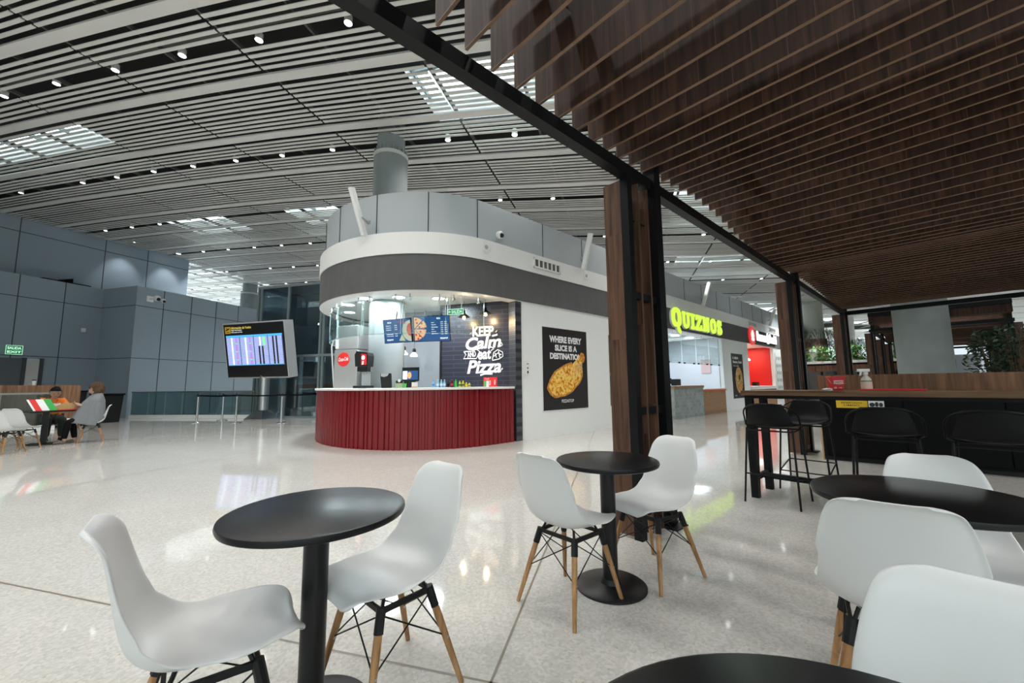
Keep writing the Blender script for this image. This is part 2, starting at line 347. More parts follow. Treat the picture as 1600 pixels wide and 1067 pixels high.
# ================================================================== SETTING
# floor
mb = MB(); mb.box((-60, -14, -0.2), (34, 75, 0)); tag(mb.build('floor', 'terrazzo'), kind='structure')
fj = 0
def joint(a, b, wd=0.012):
    global fj; fj += 1
    mb = MB(); a = Vector(a); b = Vector(b); d = (b-a).normalized(); n = Vector((-d.y, d.x, 0))*wd/2
    mb.add([a-n, b-n, b+n, a+n], [(0, 1, 2, 3)]); mb.v = [(x, y, 0.0012) for x, y, z in mb.v]
    tag(mb.build('trim_%d' % fj, 'brass'), kind='structure')
for s in (-20.2, -13.5, -6.75, 6.2): joint(st(s, -8), st(s, 60))
joint(on_z(812, 1065)-T2*4, st(-0.82, 10.3)); joint(st(-.82, 10.3), st(-.82, 50))
for t in (1.66, 10.3, 18.9): joint(st(-40, t), st(-.5 if t < 2 else 20, t))

# ceiling: sheet-metal slats following the wave of the roof, dark void above
SKY = [(-20.4, -13.8, 6.3, 7.4), (-4.2, 0.8, 6.2, 7.9), (-19.5, -16, 12.2, 14), (-12.8, -10.8, 11.9, 13.7), (1.4, 4.0, 11.9, 13.7), (2.6, 7.0, 18.3, 20.2), (-8, -4, 18.3, 20.2), (9, 13, 12, 13.7), (12, 16, 18.3, 20.2)]
BAND = [(4.5, 27.5), (6.5, 29.3), (12.1, 34.8), (18, 39.5), (26, 46)]
def in_band(s, t):
    for (a, b), (c, d) in zip(BAND, BAND[1:]):
        vx, vy = c-a, d-b; k = ((s-a)*vx+(t-b)*vy)/(vx*vx+vy*vy)
        if 0 <= k <= 1 and math.hypot(s-a-k*vx, t-b-k*vy) < 1.5: return True
    return False
def in_sky(s, t):
    return any(a <= s <= b and c <= t <= d for a, b, c, d in SKY)
def in_sheen_gap(s, t): return s < -24.5 and 15 < t < 30  # gap added in the deck so bluish sky imitates a reflection on the slats
S0, S1, T0, T1 = -41.6, 35.2, -5.6, 52
mb = MB(); slat_v = []; slat_f = []
ti = T0-0.0; nb = int((T1-T0)/1.6)
for bi in range(nb):
    tb = T0+1.6*bi+0.0   # centre of wide slat: 4.0 + 1.6k
    offs = [(0, .205, .04)]+[(o, .064, .018) for o in (.245, .38, .515, .65)]+[(o, .064, .018) for o in (.95, 1.085, 1.22, 1.355)]
    bay = round((tb-4.0)/1.6)
    if bay % 2: offs.append((.80, .064, .018))
    for o, wd, th in offs:
        tc_ = tb+o; s = S0
        while s < S1-.1:
            if not in_band(s+1.6, tc_):
                a, b = (s+.03, s+3.17) if o else (s, s+3.2)
                ks = [a, (a+b)/2, b]; k = len(mb.v)
                for q in ks:
                    z = zc(q)
                    for dt, dz in ((-wd/2, 0), (wd/2, 0), (wd/2, th), (-wd/2, th)):
                        p = st(q, tc_+dt, z+dz); mb.v.append((p.x, p.y, p.z))
                for i in range(2):
                    for j in range(4):
                        mb.f.append((k+4*i+j, k+4*i+(j+1) % 4, k+4*(i+1)+(j+1) % 4, k+4*(i+1)+j)); mb.mi.append(0)
                mb.f.append((k, k+1, k+2, k+3)); mb.f.append((k+8, k+9, k+10, k+11)); mb.mi += [0, 0]
            s += 3.2
ceiling = tag(mb.build('ceiling', 'slat'), kind='structure')
# deck above with openings
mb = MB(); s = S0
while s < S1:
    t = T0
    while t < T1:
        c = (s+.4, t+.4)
        if not (in_sky(*c) or in_band(*c) or in_sheen_gap(*c)):
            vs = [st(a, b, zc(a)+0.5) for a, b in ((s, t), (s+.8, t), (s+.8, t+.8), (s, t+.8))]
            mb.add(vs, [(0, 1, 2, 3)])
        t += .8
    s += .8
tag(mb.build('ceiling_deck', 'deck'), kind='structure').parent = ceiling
mb = MB(); s = S0
while s < S1:
    mb.bar(st(s, T0, zc(s)+.10), st(s, T1, zc(s)+.10), .04, .08); s += 1.6
for t in [T0+3.2*i+.8 for i in range(int((T1-T0)/3.2))]:
    for a in range(int(S0), int(S1), 4): mb.bar(st(a, t, zc(a)+.38), st(a+4, t, zc(a+4)+.38), .10, .14)
tag(mb.build('ceiling_joist', 'joist'), kind='structure').parent = ceiling
wi = 0
for a, b, c, d in SKY:
    wi += 1; z = zc((a+b)/2)+.5
    mb = MB()
    for p, q in (((a, c), (b, c)), ((b, c), (b, d)), ((b, d), (a, d)), ((a, d), (a, c))):
        P, Q = st(*p), st(*q); zz0, zz1 = zc(p[0])+.5, z+.9
        mb.add([(P.x, P.y, zz0), (Q.x, Q.y, zc(q[0])+.5), (Q.x, Q.y, zz1), (P.x, P.y, zz1)], [(0, 1, 2, 3)])
    fr_ = tag(mb.build('window_%d' % wi, 'white'), kind='structure')
    m2 = MB(); n = int((b-a)/1.1)
    for i in range(n+1): s = a+(b-a)*i/n; m2.bar(st(s, c, z+.8), st(s, d, z+.8), .06, .10)
    m2.bar(st(a, (c+d)/2, z+.8), st(b, (c+d)/2, z+.8), .06, .10)
    m2.build('glazing_bar', 'frame_grey', fr_)
    m3 = MB(); m3.add([st(a, c, z+.85), st(b, c, z+.85), st(b, d, z+.85), st(a, d, z+.85)], [(0, 1, 2, 3)]); m3.build('pane', 'pane', fr_)

# downlights set in the open slots
LAMPSPOTS = []; FAR_FILL_SPOTS = []
dl = thing('ceiling_downlight', 'small round recessed downlight glowing white between the ceiling slats', 'ceiling light', group='recessed downlights in the slatted ceiling')
mb = MB(); mb.lathe([(.062, -.005), (.062, .12), (.05, .12)], 16, capb=False, capt=True); mb.build('housing', 'white', dl, True)
mb = MB(); mb.lathe([(.054, 0.0), (.054, .004)], 16); mb.build('lens', 'lamp', dl)
first = True; nl = 0
for r in range(-3, 12, 1):
    t = 4.8+3.2*r
    for k in range(-16, 14):
        s = (-11.25+1.81*k) if r == 0 else (-13.5+1.62*k if r == 1 else -13.35+1.64*k+[0, 0, 0, -.3, .5][r % 5])
        if (r*7+k*5) % 11 == 3 and r != 0: continue
        if in_band(s, t) or in_sky(s, t): continue
        if s < -23.2 and t < 16: continue
        P = st(s, t, zc(s)); d = P-Vector((0, 0, EYE)); f = d.dot(CAM_F)
        if f < .5: vis = False
        else:
            px = 800+FPX*d.dot(CAM_R)/f; py = 533.5-FPX*d.dot(CAM_U)/f
            vis = -30 < px < 1230 and -30 < py < 520 and not (px > 600 and py < (px-525)*.62-10 and px < 1310)
            if f > 48: vis = False
        if vis and nl < 150:
            o = dl if first else copy_tree(dl); first = False; o.location = P; nl += 1
        if -15.5 < s < 9 and -2 < t < 12: LAMPSPOTS.append(P)
for t_ in range(16, 50, 8):
    for s_ in range(-30, 30, 8): FAR_FILL_SPOTS.append(st(s_, t_+.8, zc(s_)))
print('downlights', nl, 'spots', len(LAMPSPOTS))
for i, P in enumerate(LAMPSPOTS):
    ld = bpy.data.lights.new('hall_spot_beam', 'SPOT'); ld.energy = SPOT_W; ld.spot_size = 2.25; ld.spot_blend = 0.8; ld.shadow_soft_size = 0.05; ld.color = (1.0, 0.975, 0.94)
    lo = bpy.data.objects.new('hall_spot_beam', ld); COL.objects.link(lo); lo.location = P-Vector((0, 0, .02))

for P in FAR_FILL_SPOTS:  # added fill spots brightening the far hall, not tied to downlight fittings
    ld = bpy.data.lights.new('hall_spot_beam', 'SPOT'); ld.energy = SPOT_W*7; ld.spot_size = 2.3; ld.spot_blend = 0.6; ld.shadow_soft_size = 0.15; ld.color = (0.95, 0.98, 1.0)
    lo = bpy.data.objects.new('hall_spot_beam', ld); COL.objects.link(lo); lo.location = P-Vector((0, 0, .05))
mb = MB(); mb.box((16, -14, 0), (16.3, 40, 7.5)); tag(mb.build('wall_right_shield', 'wall_white'), kind='structure')  # unseen wall, added to shield the hall from outside light
mb = MB(); mb.box((-45, -13, 0), (16, -12.7, 9)); tag(mb.build('wall_front_shield', 'wall_white'), kind='structure')  # unseen wall behind the camera, added to darken that side

# ---- left walls (grey-blue panels) : planes run along T
def panel_wall(name, s, t0, t1, z0, z1, th, vj, hj, m='wall_blue', zfun=None, s_end=None):
    s_end = s if s_end is None else s_end
    mb = MB(); n = max(1, int(abs(t1-t0)/1.5)); vs = []
    def P(t, z, off=0): k = (t-t0)/(t1-t0); return st(s+(s_end-s)*k-off, t, z)
    pts = [P(t0, z0), P(t1, z0), P(t1, z1), P(t0, z1), P(t0, z0, th), P(t1, z0, th), P(t1, z1, th), P(t0, z1, th)]
    mb.add(pts, [(0, 1, 2, 3), (7, 6, 5, 4), (0, 4, 5, 1), (1, 5, 6, 2), (2, 6, 7, 3), (3, 7, 4, 0)])
    o = tag(mb.build(name, m), kind='structure')
    mj = MB()
    for t in vj: mj.bar(P(t, z0, -.004), P(t, z1, -.004), .025, .012, (S2.x, S2.y, 0))
    for z in hj: mj.bar(P(t0, z, -.004), P(t1, z, -.004), .012, .025)
    if mj.v: mj.build('panel_joint', 'joint', o)
    return o
ZL = 5.6
panel_wall('wall_left_front', -20.0, 11.65, 22, 0, ZL, 1.9, (12.7, 13.9, 15.1, 16.3, 17.5), (2.5, 4.75))
panel_wall('wall_left', -22.1, -4, 11.65, 0, ZL, .4, (2.6, 5.0, 7.4, 8.9+.2, 10.4), (2.5, 4.75))
mb = MB(); mb.add([st(-20, 11.64, 0), st(-22.1, 11.64, 0), st(-22.1, 11.64, ZL), st(-20, 11.64, ZL)], [(0, 1, 2, 3)]); o = tag(mb.build('wall_left_return', 'wall_blue'), kind='structure')
mj = MB()
for z in (2.5, 4.75): mj.bar(st(-20, 11.63, z), st(-22.1, 11.63, z), .012, .025)
mj.build('panel_joint', 'joint', o)
panel_wall('wall_left_upper', -24.6, -4, 15.4, 3.5, 8.25, .5, (4.2, 6.8, 9.4, 12, 13.6), (7.55,), s_end=-22.6)
mb = MB(); a = st(-22.6, 15.4); b = st(-31, 17.0)
mb.add([(a.x, a.y, 3.5), (b.x, b.y, 3.5), (b.x, b.y, 8.3), (a.x, a.y, 8.3)], [(0, 1, 2, 3)]); tag(mb.build('wall_left_upper_end', 'wall_blue'), kind='structure')
# pale door recess and dark shutter in the left wall
def onwall(s, t0, t1, z0, z1, d, name, m, parent=None, out=0.0):
    mb = MB(); a = st(s+out, t0, z0); vs = [st(s+out, t0, z0), st(s+out, t1, z0), st(s+out, t1, z1), st(s+out, t0, z1), st(s+out+d, t0, z0), st(s+out+d, t1, z0), st(s+out+d, t1, z1), st(s+out+d, t0, z1)]
    mb.add(vs, [(0, 1, 2, 3), (7, 6, 5, 4), (0, 4, 5, 1), (1, 5, 6, 2), (2, 6, 7, 3), (3, 7, 4, 0)]); return mb.build(name, m, parent)
sh = tag(onwall(-22.1, 4.0, 9.4, 0, 2.4, .06, 'door_1', mat('shutter', (0.10, 0.12, 0.13), 0.5)), kind='structure')
onwall(-22.1, 9.40, 9.50, 0, 2.42, .10, 'door_jamb', 'joint', sh); onwall(-22.1, 9.50, 9.86, 0, 2.4, .07, 'door_leaf', 'concrete_light', sh); onwall(-22.1, 9.86, 9.97, 0, 2.42, .10, 'door_jamb', 'joint', sh)
# far blue drum and concrete column at back left
mb = MB(); c = st(-30, 28.0)
mb.lathe([(3.3, 0), (3.3, 7.7)], 48, (c.x, c.y, 0)); tag(mb.build('wall_back_drum', 'wall_blue', smooth=True), kind='structure')

# far glazed walls
def glazed(n, a, b, h, step, z0=0):
    a = Vector(a); b = Vector(b); L = (b-a).length; d = (b-a)/L
    mb = MB(); k = int(L/step)
    for i in range(k+1): p = a+d*(L*i/k); mb.bar((p.x, p.y, z0), (p.x, p.y, h), .09, .14)
    for z in (z0+.1, 2.6, h): mb.bar((a.x, a.y, z), (b.x, b.y, z), .08, .10)
    o = tag(mb.build('window_%d' % n, 'frame_grey'), kind='structure')
    m3 = MB(); m3.add([(a.x, a.y, z0), (b.x, b.y, z0), (b.x, b.y, h), (a.x, a.y, h)], [(0, 1, 2, 3)]); m3.build('pane', 'pane', o)
glazed(20, (-30, 64, 0), (30, 64, 0), 6.2, 2.5)
glazed(21, (-42, -2, 0), (-46, 30, 0), 7.8, 2.5)
mb = MB(); mb.add([(-46, 30, 0), (-30, 64, 0), (-30, 64, 8), (-46, 30, 8)], [(0, 1, 2, 3)]); tag(mb.build('wall_back', 'wall_white'), kind='structure')

# concrete columns of the hall
def column(x, y, r, h, m, label, cap=True, name='concrete_column'):
    t = thing(name, label, 'column', (x, y, 0))
    mb = MB(); mb.lathe([(r*1.0, 0), (r, h-.35 if cap else h)], 48); mb.build('shaft', m, t, True)
    if cap:
        mb = MB(); mb.lathe([(r*.82, h-.35), (r*.82, h+.9)], 40); mb.build('neck', 'concrete', t, True)
        mb = MB(); mb.lathe([(r*1.03, h-.42), (r*1.03, h-.33), (r*.8, h-.33)], 40); mb.build('collar', 'concrete_light', t, True)
        mb = MB()
        for i in range(18):
            a = 2*PI*i/18; mb.cbox((r*.95*math.cos(a), r*.95*math.sin(a), h-.28), (.04, .04, .12), None)
        mb.build('spacer_block', 'concrete', t)
    return t
column(-8.5, 3.96, .39, 6.95, 'concrete', 'round concrete column rising behind the curved grey parapet of the pizza kiosk')
P = fwd(391, 450, 27); column(P.x, P.y, .52, zc(-20)-.15, 'concrete', 'round concrete column with a pale collar behind the grey wall panels at the back left')
column(-.40, 17.4, .62, 6.2, 'concrete', 'thick grey concrete column beyond the far end of the timber canopy', False)

# ================================================================== FOOD KIOSK BUILDING
KC = Vector((-9.0, 5.2)); KR = 2.70; KB = -.30; KX = -6.30; KX2 = -11.7; YE = 34.0
def kp(r, a): return (KC.x+r*math.cos(a), KC.y+(r+KB)*math.sin(a))
def arc(r, a0, a1, n): return [kp(r, a0+(a1-a0)*i/n) for i in range(n+1)]
def outline(r):   # from far end of the right side, round the front, to far end of the left side
    return [(KC.x+r, YE), (KC.x+r, 20), (KC.x+r, 12)]+arc(r, 0, -PI, 56)+[(KC.x-r, 12), (KC.x-r, YE)]
kb = thing('food_court_building', 'long round-ended food court building with dark fascia, white band and blue-grey parapet', 'building', (0, 0, 0))
mb = MB(); mb.wallstrip(outline(KR+.03), 3.06, 3.80, .25); mb.build('fascia', 'fascia', kb, True)
mb = MB(); mb.wallstrip(outline(KR+.05), 3.78, 4.22, .25); mb.build('white_band', 'white', kb, True)
mb = MB(); mb.wallstrip(outline(KR-.07), 4.18, 5.10, .12); pp = mb.build('parapet', 'parapet', kb, True)
mj = MB()
for i in range(8):
    a = 0-.12-PI*i/7.2; x, y = kp(KR-.065, a); mj.bar((x, y, 4.2), (x, y, 5.1), .014)
for y in [6.9+1.55*i for i in range(14)]: mj.bar((KC.x+KR-.068, y, 4.2), (KC.x+KR-.068, y, 5.1), .014)
mj.build('parapet_joint', 'joint', pp)
# soffit / roof slab
ol = outline(KR+.02); mb = MB(); mb.prism([(x, y) for x, y in ol], 3.10, 3.18); mb.build('soffit', 'soffit', kb)
mb = MB(); mb.wallstrip(outline(KR+.02), 3.045, 3.075, .24); mb.build('soffit_rim', 'white', kb, True)
mb = MB(); mb.prism([(x, y) for x, y in outline(KR-.1)], 4.55, 4.6); mb.build('roof', 'concrete_light', kb)
# side walls with shop openings
for y0, y1 in ((6.1, 12.95), (17.85, 21.05), (25.2, YE)): mb = MB(); mb.box((KX-.15, y0, 0), (KX, y1, 3.08)); mb.build('side_wall', 'wall_white', kb)
mb = MB(); mb.box((KX2, 6.3, 0), (KX2+.15, YE, 3.08)); mb.box((KX2, YE-.1, 0), (KX, YE, 3.08)); mb.build('rear_wall', 'wall_white', kb)
mb = MB(); mb.box((KX-.22, 5.9, 0), (KX-.005, 6.08, 3.08)); mb.build('tiled_pier', 'tile_navy', kb)
mb = MB(); mb.box((KX-.2, 6.08, 0), (KX+.015, 6.13, 3.06)); mb.build('corner_bead', 'white', kb)
# angled navy tile wall and grey kitchen wall
W0 = Vector((KX-.02, 6.1, 0))
def kit(d, t, z): p = W0-S2*d+T2*t; return Vector((p.x, p.y, z))
tw = frame(kit(1.94, 0, 0), S2, UP)
mb = MB(); mb.box((0, 0, -.1), (1.92, 3.1, 0)); o = mb.build('tiled_wall', tile_mat('tile_navy_xy', (0.018, 0.020, 0.034), (0.06, 0.065, 0.09), 0.6, 0.10, 0.35, axes='XY'), None); o.matrix_world = tw; o.parent = kb
mb = MB(); mb.box((-.05, 0, -.13), (0, 3.1, .02)); o = mb.build('corner_post', 'black', None); o.matrix_world = tw; o.parent = kb
kw = frame(kit(3.9, .62, 0), S2, UP)
mb = MB(); mb.box((0, 0, -.1), (2.6, 3.1, 0)); o = mb.build('kitchen_wall', mat('kitchen_grey', (0.26, 0.28, 0.29), 0.45, var=.12, scale=2.5), None); o.matrix_world = kw; o.parent = kb

# kiosk counter: corrugated red front, white slab
kc = thing('service_counter', 'curved pizza kiosk counter with dark red corrugated front and white top', 'counter', (0, 0, 0))
pth = []; N_ = 760
_tab = [0.0]
for _i in range(400):
    _p, _q = kp(KR, -PI*_i/400), kp(KR, -PI*(_i+1)/400); _tab.append(_tab[-1]+math.hypot(_p[0]-_q[0], _p[1]-_q[1]))
LARC = _tab[-1]
def ARC_A(k):
    t_ = max(0, min(1, k))*LARC; lo = 0
    import bisect
    lo = min(399, max(0, bisect.bisect_right(_tab, t_)-1)); return -PI*(lo+(t_-_tab[lo])/(_tab[lo+1]-_tab[lo]))/400
def cpt(u, r):  # u from 0 (right end) along straight bit then arc
    L1 = .62
    if u < L1: return (KC.x+r, 5.82-u)
    a = ARC_A((u-L1)/LARC); return kp(r, a)
Ltot = .62+LARC*.99
for i in range(N_+1):
    u = Ltot*i/N_; k = (u % .115)/.115; off = 0.022 if .25 < k < .75 else 0.0
    if u % .46 < .03: off = 0.03
    pth.append(cpt(u, KR-.03+off))
mb = MB(); mb.wallstrip(pth, 0.0, 1.12, .04); mb.build('corrugated_front', 'red_metal', kc)
mb = MB(); mb.wallstrip([cpt(Ltot*i/120, KR+.045) for i in range(121)], 1.12, 1.165, .62); mb.build('counter_top', 'white', kc, False, .006)
mb = MB(); mb.wallstrip([cpt(Ltot*i/120, KR-.5) for i in range(121)], 0.0, 1.12, .03); mb.build('counter_back', 'white', kc)

# hanging glass screens over the counter
RG = KR-.22
for i in range(8):
    a0 = -i*.39; a1 = a0-.38
    t = thing('glass_screen', 'clear glass screen hung from the kiosk soffit, ' + ['beside the tiled pier at the right end', 'in front of the lettered tile wall', 'over the middle bottles', 'in front of the right menu screen', 'in front of the left menu screen', 'over the drink dispenser', 'at the left rounded end', 'behind the steel ice machine'][i], 'glass screen')
    pa = [kp(RG, a0+(a1-a0)*j/6) for j in range(7)]
    mb = MB(); mb.wallstrip(pa, 2.24, 2.98, .012); mb.build('pane', 'glass', t)
    mb = MB()
    for a in (a0-.005, a1+.005): x, y = kp(RG, a); mb.bar((x, y, 2.24), (x, y, 2.98), .008)
    mb.wallstrip(pa, 2.236, 2.244, .014); mb.build('polished_edge', 'glass_edge', t)
    for a in (a0-.06, a1+.06):
        x, y = kp(RG-.02, a); x2, y2 = kp(RG-.07, a); x3, y3 = kp(RG+.04, a); mb = MB(); mb.bar((x, y, 2.93), (x, y, 3.1), .02); mb.tube([(x2, y2, 2.94), (x3, y3, 2.94)], .022, 10); mb.build('clamp', 'steel', t)

# round ceiling lights of the kiosk
kl = [fwd(544, 475, 9.0), fwd(547, 487, 9.6), fwd(572, 465, 8.2), fwd(623, 463, 8.0), fwd(685, 464, 8.0), fwd(655, 470, 9.3)]
kl = []
for px, py in ((544, 475), (546, 487), (572, 465.5), (623, 463.5), (685, 465.5)):
    kl.append(on_z(px, py, 3.095))
lamp0 = None
names = ['leftmost front round panel light in the kiosk ceiling', 'rear left round panel light in the kiosk ceiling, nearest the ice machine', 'second round panel light from the left edge of the kiosk ceiling', 'round panel light in the middle of the kiosk ceiling', 'rightmost round panel light in the kiosk ceiling, above the menu screen']
for i, P in enumerate(kl):
    o = thing('panel_light', names[i], 'ceiling light', P, group='round panel lights in the kiosk ceiling')
    mb = MB(); mb.lathe([(.135, -.015), (.15, -.012), (.15, .0)], 28); mb.build('rim', 'white', o)
    mb = MB(); mb.lathe([(.13, -.018), (.13, -.014)], 28); mb.build('diffuser', 'lamp_soft', o)
def area(P, rot, sx, sy, e, c, name):
    ld = bpy.data.lights.new(name, 'AREA'); ld.shape = 'RECTANGLE'; ld.size = sx; ld.size_y = sy; ld.energy = e; ld.color = c
    lo = bpy.data.objects.new(name, ld); COL.objects.link(lo); lo.location = P; lo.rotation_euler = rot; return lo
for P in kl:
    ld = bpy.data.lights.new('panel_light_beam', 'AREA'); ld.shape = 'DISK'; ld.size = .26; ld.energy = 42; ld.color = (.86, .93, 1)
    lo = bpy.data.objects.new('panel_light_beam', ld); COL.objects.link(lo); lo.location = P-Vector((0, 0, .03))

# ================================================================== TIMBER CANOPY (pergola)
WK = [(-6, 3.16), (-4.8, 3.26), (-3.6, 3.14), (-2.4, 3.05), (-1.2, 3.14), (0, 3.27), (.6, 3.26), (1.0, 3.21), (1.4, 3.16), (1.8, 3.12), (2.45, 3.10), (3.2, 3.15), (3.8, 3.22), (4.4, 3.27), (4.9, 3.26), (5.3, 3.22), (5.7, 3.16), (6.27, 3.085), (7.0, 3.04), (7.6, 3.06), (8.2, 3.14), (8.8, 3.19), (10.0, 3.205), (11.0, 3.17), (12.0, 3.13), (13.0, 3.10), (14, 3.12)]
def wave(y):
    for (a, za), (b, zb) in zip(WK, WK[1:]):
        if a <= y <= b: k = (y-a)/(b-a); return za+(zb-za)*k
    return 3.12
PX0, PX1 = -1.755, 1.55
def pergola(y0, y1, posts, label, cat, near, dep=.50):
    P = thing('timber_canopy', label, cat, (0, y0, 0))
    L = y1-y0
    # long beams and cross beams
    for x in (PX0+.03, PX1-.05):
        mb = MB(); mb.box((x-.043, 0, 2.965), (x+.043, L, 3.065)); mb.build('beam', 'black_steel', P)
    for y in ([L] if near else [0, L]):
        mb = MB(); mb.box((PX0, y-.05, 2.96), (PX1, y+.05, 3.06)); mb.build('cross_beam', 'black_steel', P)
    if not near:
        mb = MB(); mb.box((PX0, -.06, 3.52), (PX1, .04, 3.64)); mb.build('cross_beam', 'black_steel', P)
    for x in (PX0+.35, PX1-.35):
        mb = MB(); mb.box((x-.04, 0, 3.60), (x+.04, L, 3.70)); mb.build('carrier_rail', 'black_steel', P)
    proto = None
    n = int(L/.2)
    for i in range(n+1):
        y = y0+.06+.2*i; z = wave(y if near else (y-y0)*1.0)
        if proto is None:
            mb = MB(); mb.box((0, 0, 0), (PX1-PX0, .018, dep)); mb.cur = 1; mb.box((0, -.0008, -.004), (PX1-PX0, .0188, .0005)); mb.box((-.002, 0, 0), (0, .018, dep))
            proto = mb.build('baffle', ['walnut', 'walnut_edge'], P); o = proto
            proto.data.materials[0] = M['walnut']
        else: o = proto.copy(); COL.objects.link(o); o.parent = P
        o.location = (PX0, y-y0, z)
    # posts: pairs of steel tubes with walnut fins
    for py in posts:
        for side in ((-1, 1) if not near else ((-1,) if py < 10 else (-1, 1))):
            x = PX0+.05 if side < 0 else PX1-.05
            yy = py-y0; sg = side
            mb = MB(); mb.box((x-.035, yy-.035, 0), (x+.035, yy+.035, 2.96)); mb.build('post', 'black_steel', P)
            mb = MB(); mb.box((x-.055, yy+.40, 0), (x+.055, yy+.51, 3.6)); mb.build('post', 'black_steel', P)
            for z in (.10, .98, 1.93):
                mb = MB(); mb.box((x-.025, yy+.03, z-.03), (x+.025, yy+.41, z+.03)); mb.build('rung', 'black_steel', P)
            mb = MB(); mb.box((x-.12, yy+.36, 0), (x+.12, yy+.56, .012)); mb.build('base_plate', 'black_steel', P)
            for k, fy in enumerate((-.03, .13, .29)):
                xa, xb = (x-.20, x+.03) if sg < 0 else (x-.03, x+.2)
                mb = MB(); mb.box((xa, yy+fy, .02), (xb, yy+fy+.022, 2.93)); mb.cur = 1
                mb.box((xa-.0015, yy+fy, .02), (xa, yy+fy+.022, 2.93)); mb.box((xb, yy+fy, .02), (xb+.0015, yy+fy+.022, 2.93))
                mb.build('fin', ['walnut_fin', 'fin_edge'], P)
            for z in (.3, 2.6):
                mb = MB(); mb.tube([(x-.01, yy-.04, z), (x-.01, yy+.34, z)], .008, 6); mb.build('fin_rod', 'black_steel', P)
    return P
pergola(-1.6, 13.75, (-2.4+.7, 2.90, 8.10, 13.25), 'dark walnut slatted canopy on black steel posts over the seating, the near one', 'canopy', True)
pergola(19.3, 33.5, (19.4, 22.6, 25.8, 29), 'second walnut slatted canopy in the distance beyond the thick concrete column', 'canopy', False)

# ================================================================== CAFE TABLES
def cafe_table(x, y, r, label, h=.74, rb=.21):
    t = thing('cafe_table', label, 'table', (x, y, 0), group='round black cafe tables')
    mb = MB(); mb.lathe([(r-.02, h-.032), (r-.004, h-.026), (r, h-.015), (r-.003, h-.004), (r-.012, h)], 72); mb.build('tabletop', 'tabletop', t, True)
    mb = MB(); mb.lathe([(.045, .02), (.045, h-.04), (.12, h-.032)], 32); mb.build('column', 'satin_black', t, True)
    mb = MB(); mb.lathe([(rb, 0), (rb, .008), (rb-.01, .014), (.06, .024), (.05, .05)], 56); mb.build('base_plate', 'satin_black', t, True)
    return t
cafe_table(-1.68, .52, .325, 'round black cafe table in the left foreground between two white chairs')
cafe_table(-1.465, 2.13, .31, 'round black cafe table in front of the walnut-clad post')
cafe_table(-.12, 2.37, .36, 'round black cafe table at the right in front of the bar stools')
cafe_table(.0, .50, .41, 'round black cafe table cut off by the bottom edge of the photo', rb=.24)

# ================================================================== SHELL CHAIRS
CP = [(.238, .405), (.232, .424), (.215, .434), (.17, .438), (.10, .432), (.02, .424), (-.06, .422), (-.12, .432), (-.165, .458), (-.195, .50), (-.211, .552), (-.223, .614), (-.235, .677), (-.248, .738), (-.261, .785), (-.277, .817), (-.296, .833)]
CW = [.090, .145, .178, .208, .232, .236, .236, .235, .233, .230, .225, .216, .204, .189, .171, .145, .085]
def cat_pt(arr, k):
    n = len(arr)-1; k = max(0, min(n-1e-6, k)); i = int(k); f = k-i
    p = [arr[max(0, i-1)], arr[i], arr[min(n, i+1)], arr[min(n, i+2)]]
    return .5*((2*p[1])+(-p[0]+p[2])*f+(2*p[0]-5*p[1]+4*p[2]-p[3])*f*f+(-p[0]+3*p[1]-3*p[2]+p[3])*f**3)
def shell_mesh():
    nv, nu = 40, 26; V = []; F = []
    ys = [p[0] for p in CP]; zs = [p[1] for p in CP]
    for i in range(nv+1):
        k = (len(CP)-1)*i/nv
        y = cat_pt(ys, k); z = cat_pt(zs, k); wd = cat_pt(CW, k); e = .05
        dy = cat_pt(ys, k+e)-cat_pt(ys, k-e); dz = cat_pt(zs, k+e)-cat_pt(zs, k-e); l = math.hypot(dy, dz) or 1; dy /= l; dz /= l
        ny, nz = dz, -dy        # normal towards the sitter
        if nz < -.2: ny, nz = -ny, -nz
        ny, nz = (dz, -dy)
        q = i/nv
        side = .030+.052*math.exp(-((q-.50)/.17)**2)+.012*(q > .6)*(1-q)
        if q < .12: side *= q/.12*.8+.2
        if q > .86: side *= max(0, (1-q)/.14)*.85+.1
        for j in range(nu+1):
            u = -1+2*j/nu; a = abs(u)
            lift = side*(a**2.6); flare = .012*max(0, (a-.86)/.14)**2
            x = u*wd*(1-.10*a**6*(1 if .3 < q < .7 else .4))
            V.append((x, y+ny*(lift-flare), z+nz*(lift-flare)))
    for i in range(nv):
        for j in range(nu): a = i*(nu+1)+j; F.append((a, a+nu+1, a+nu+2, a+1))
    return V, F
_sv, _sf = shell_mesh()
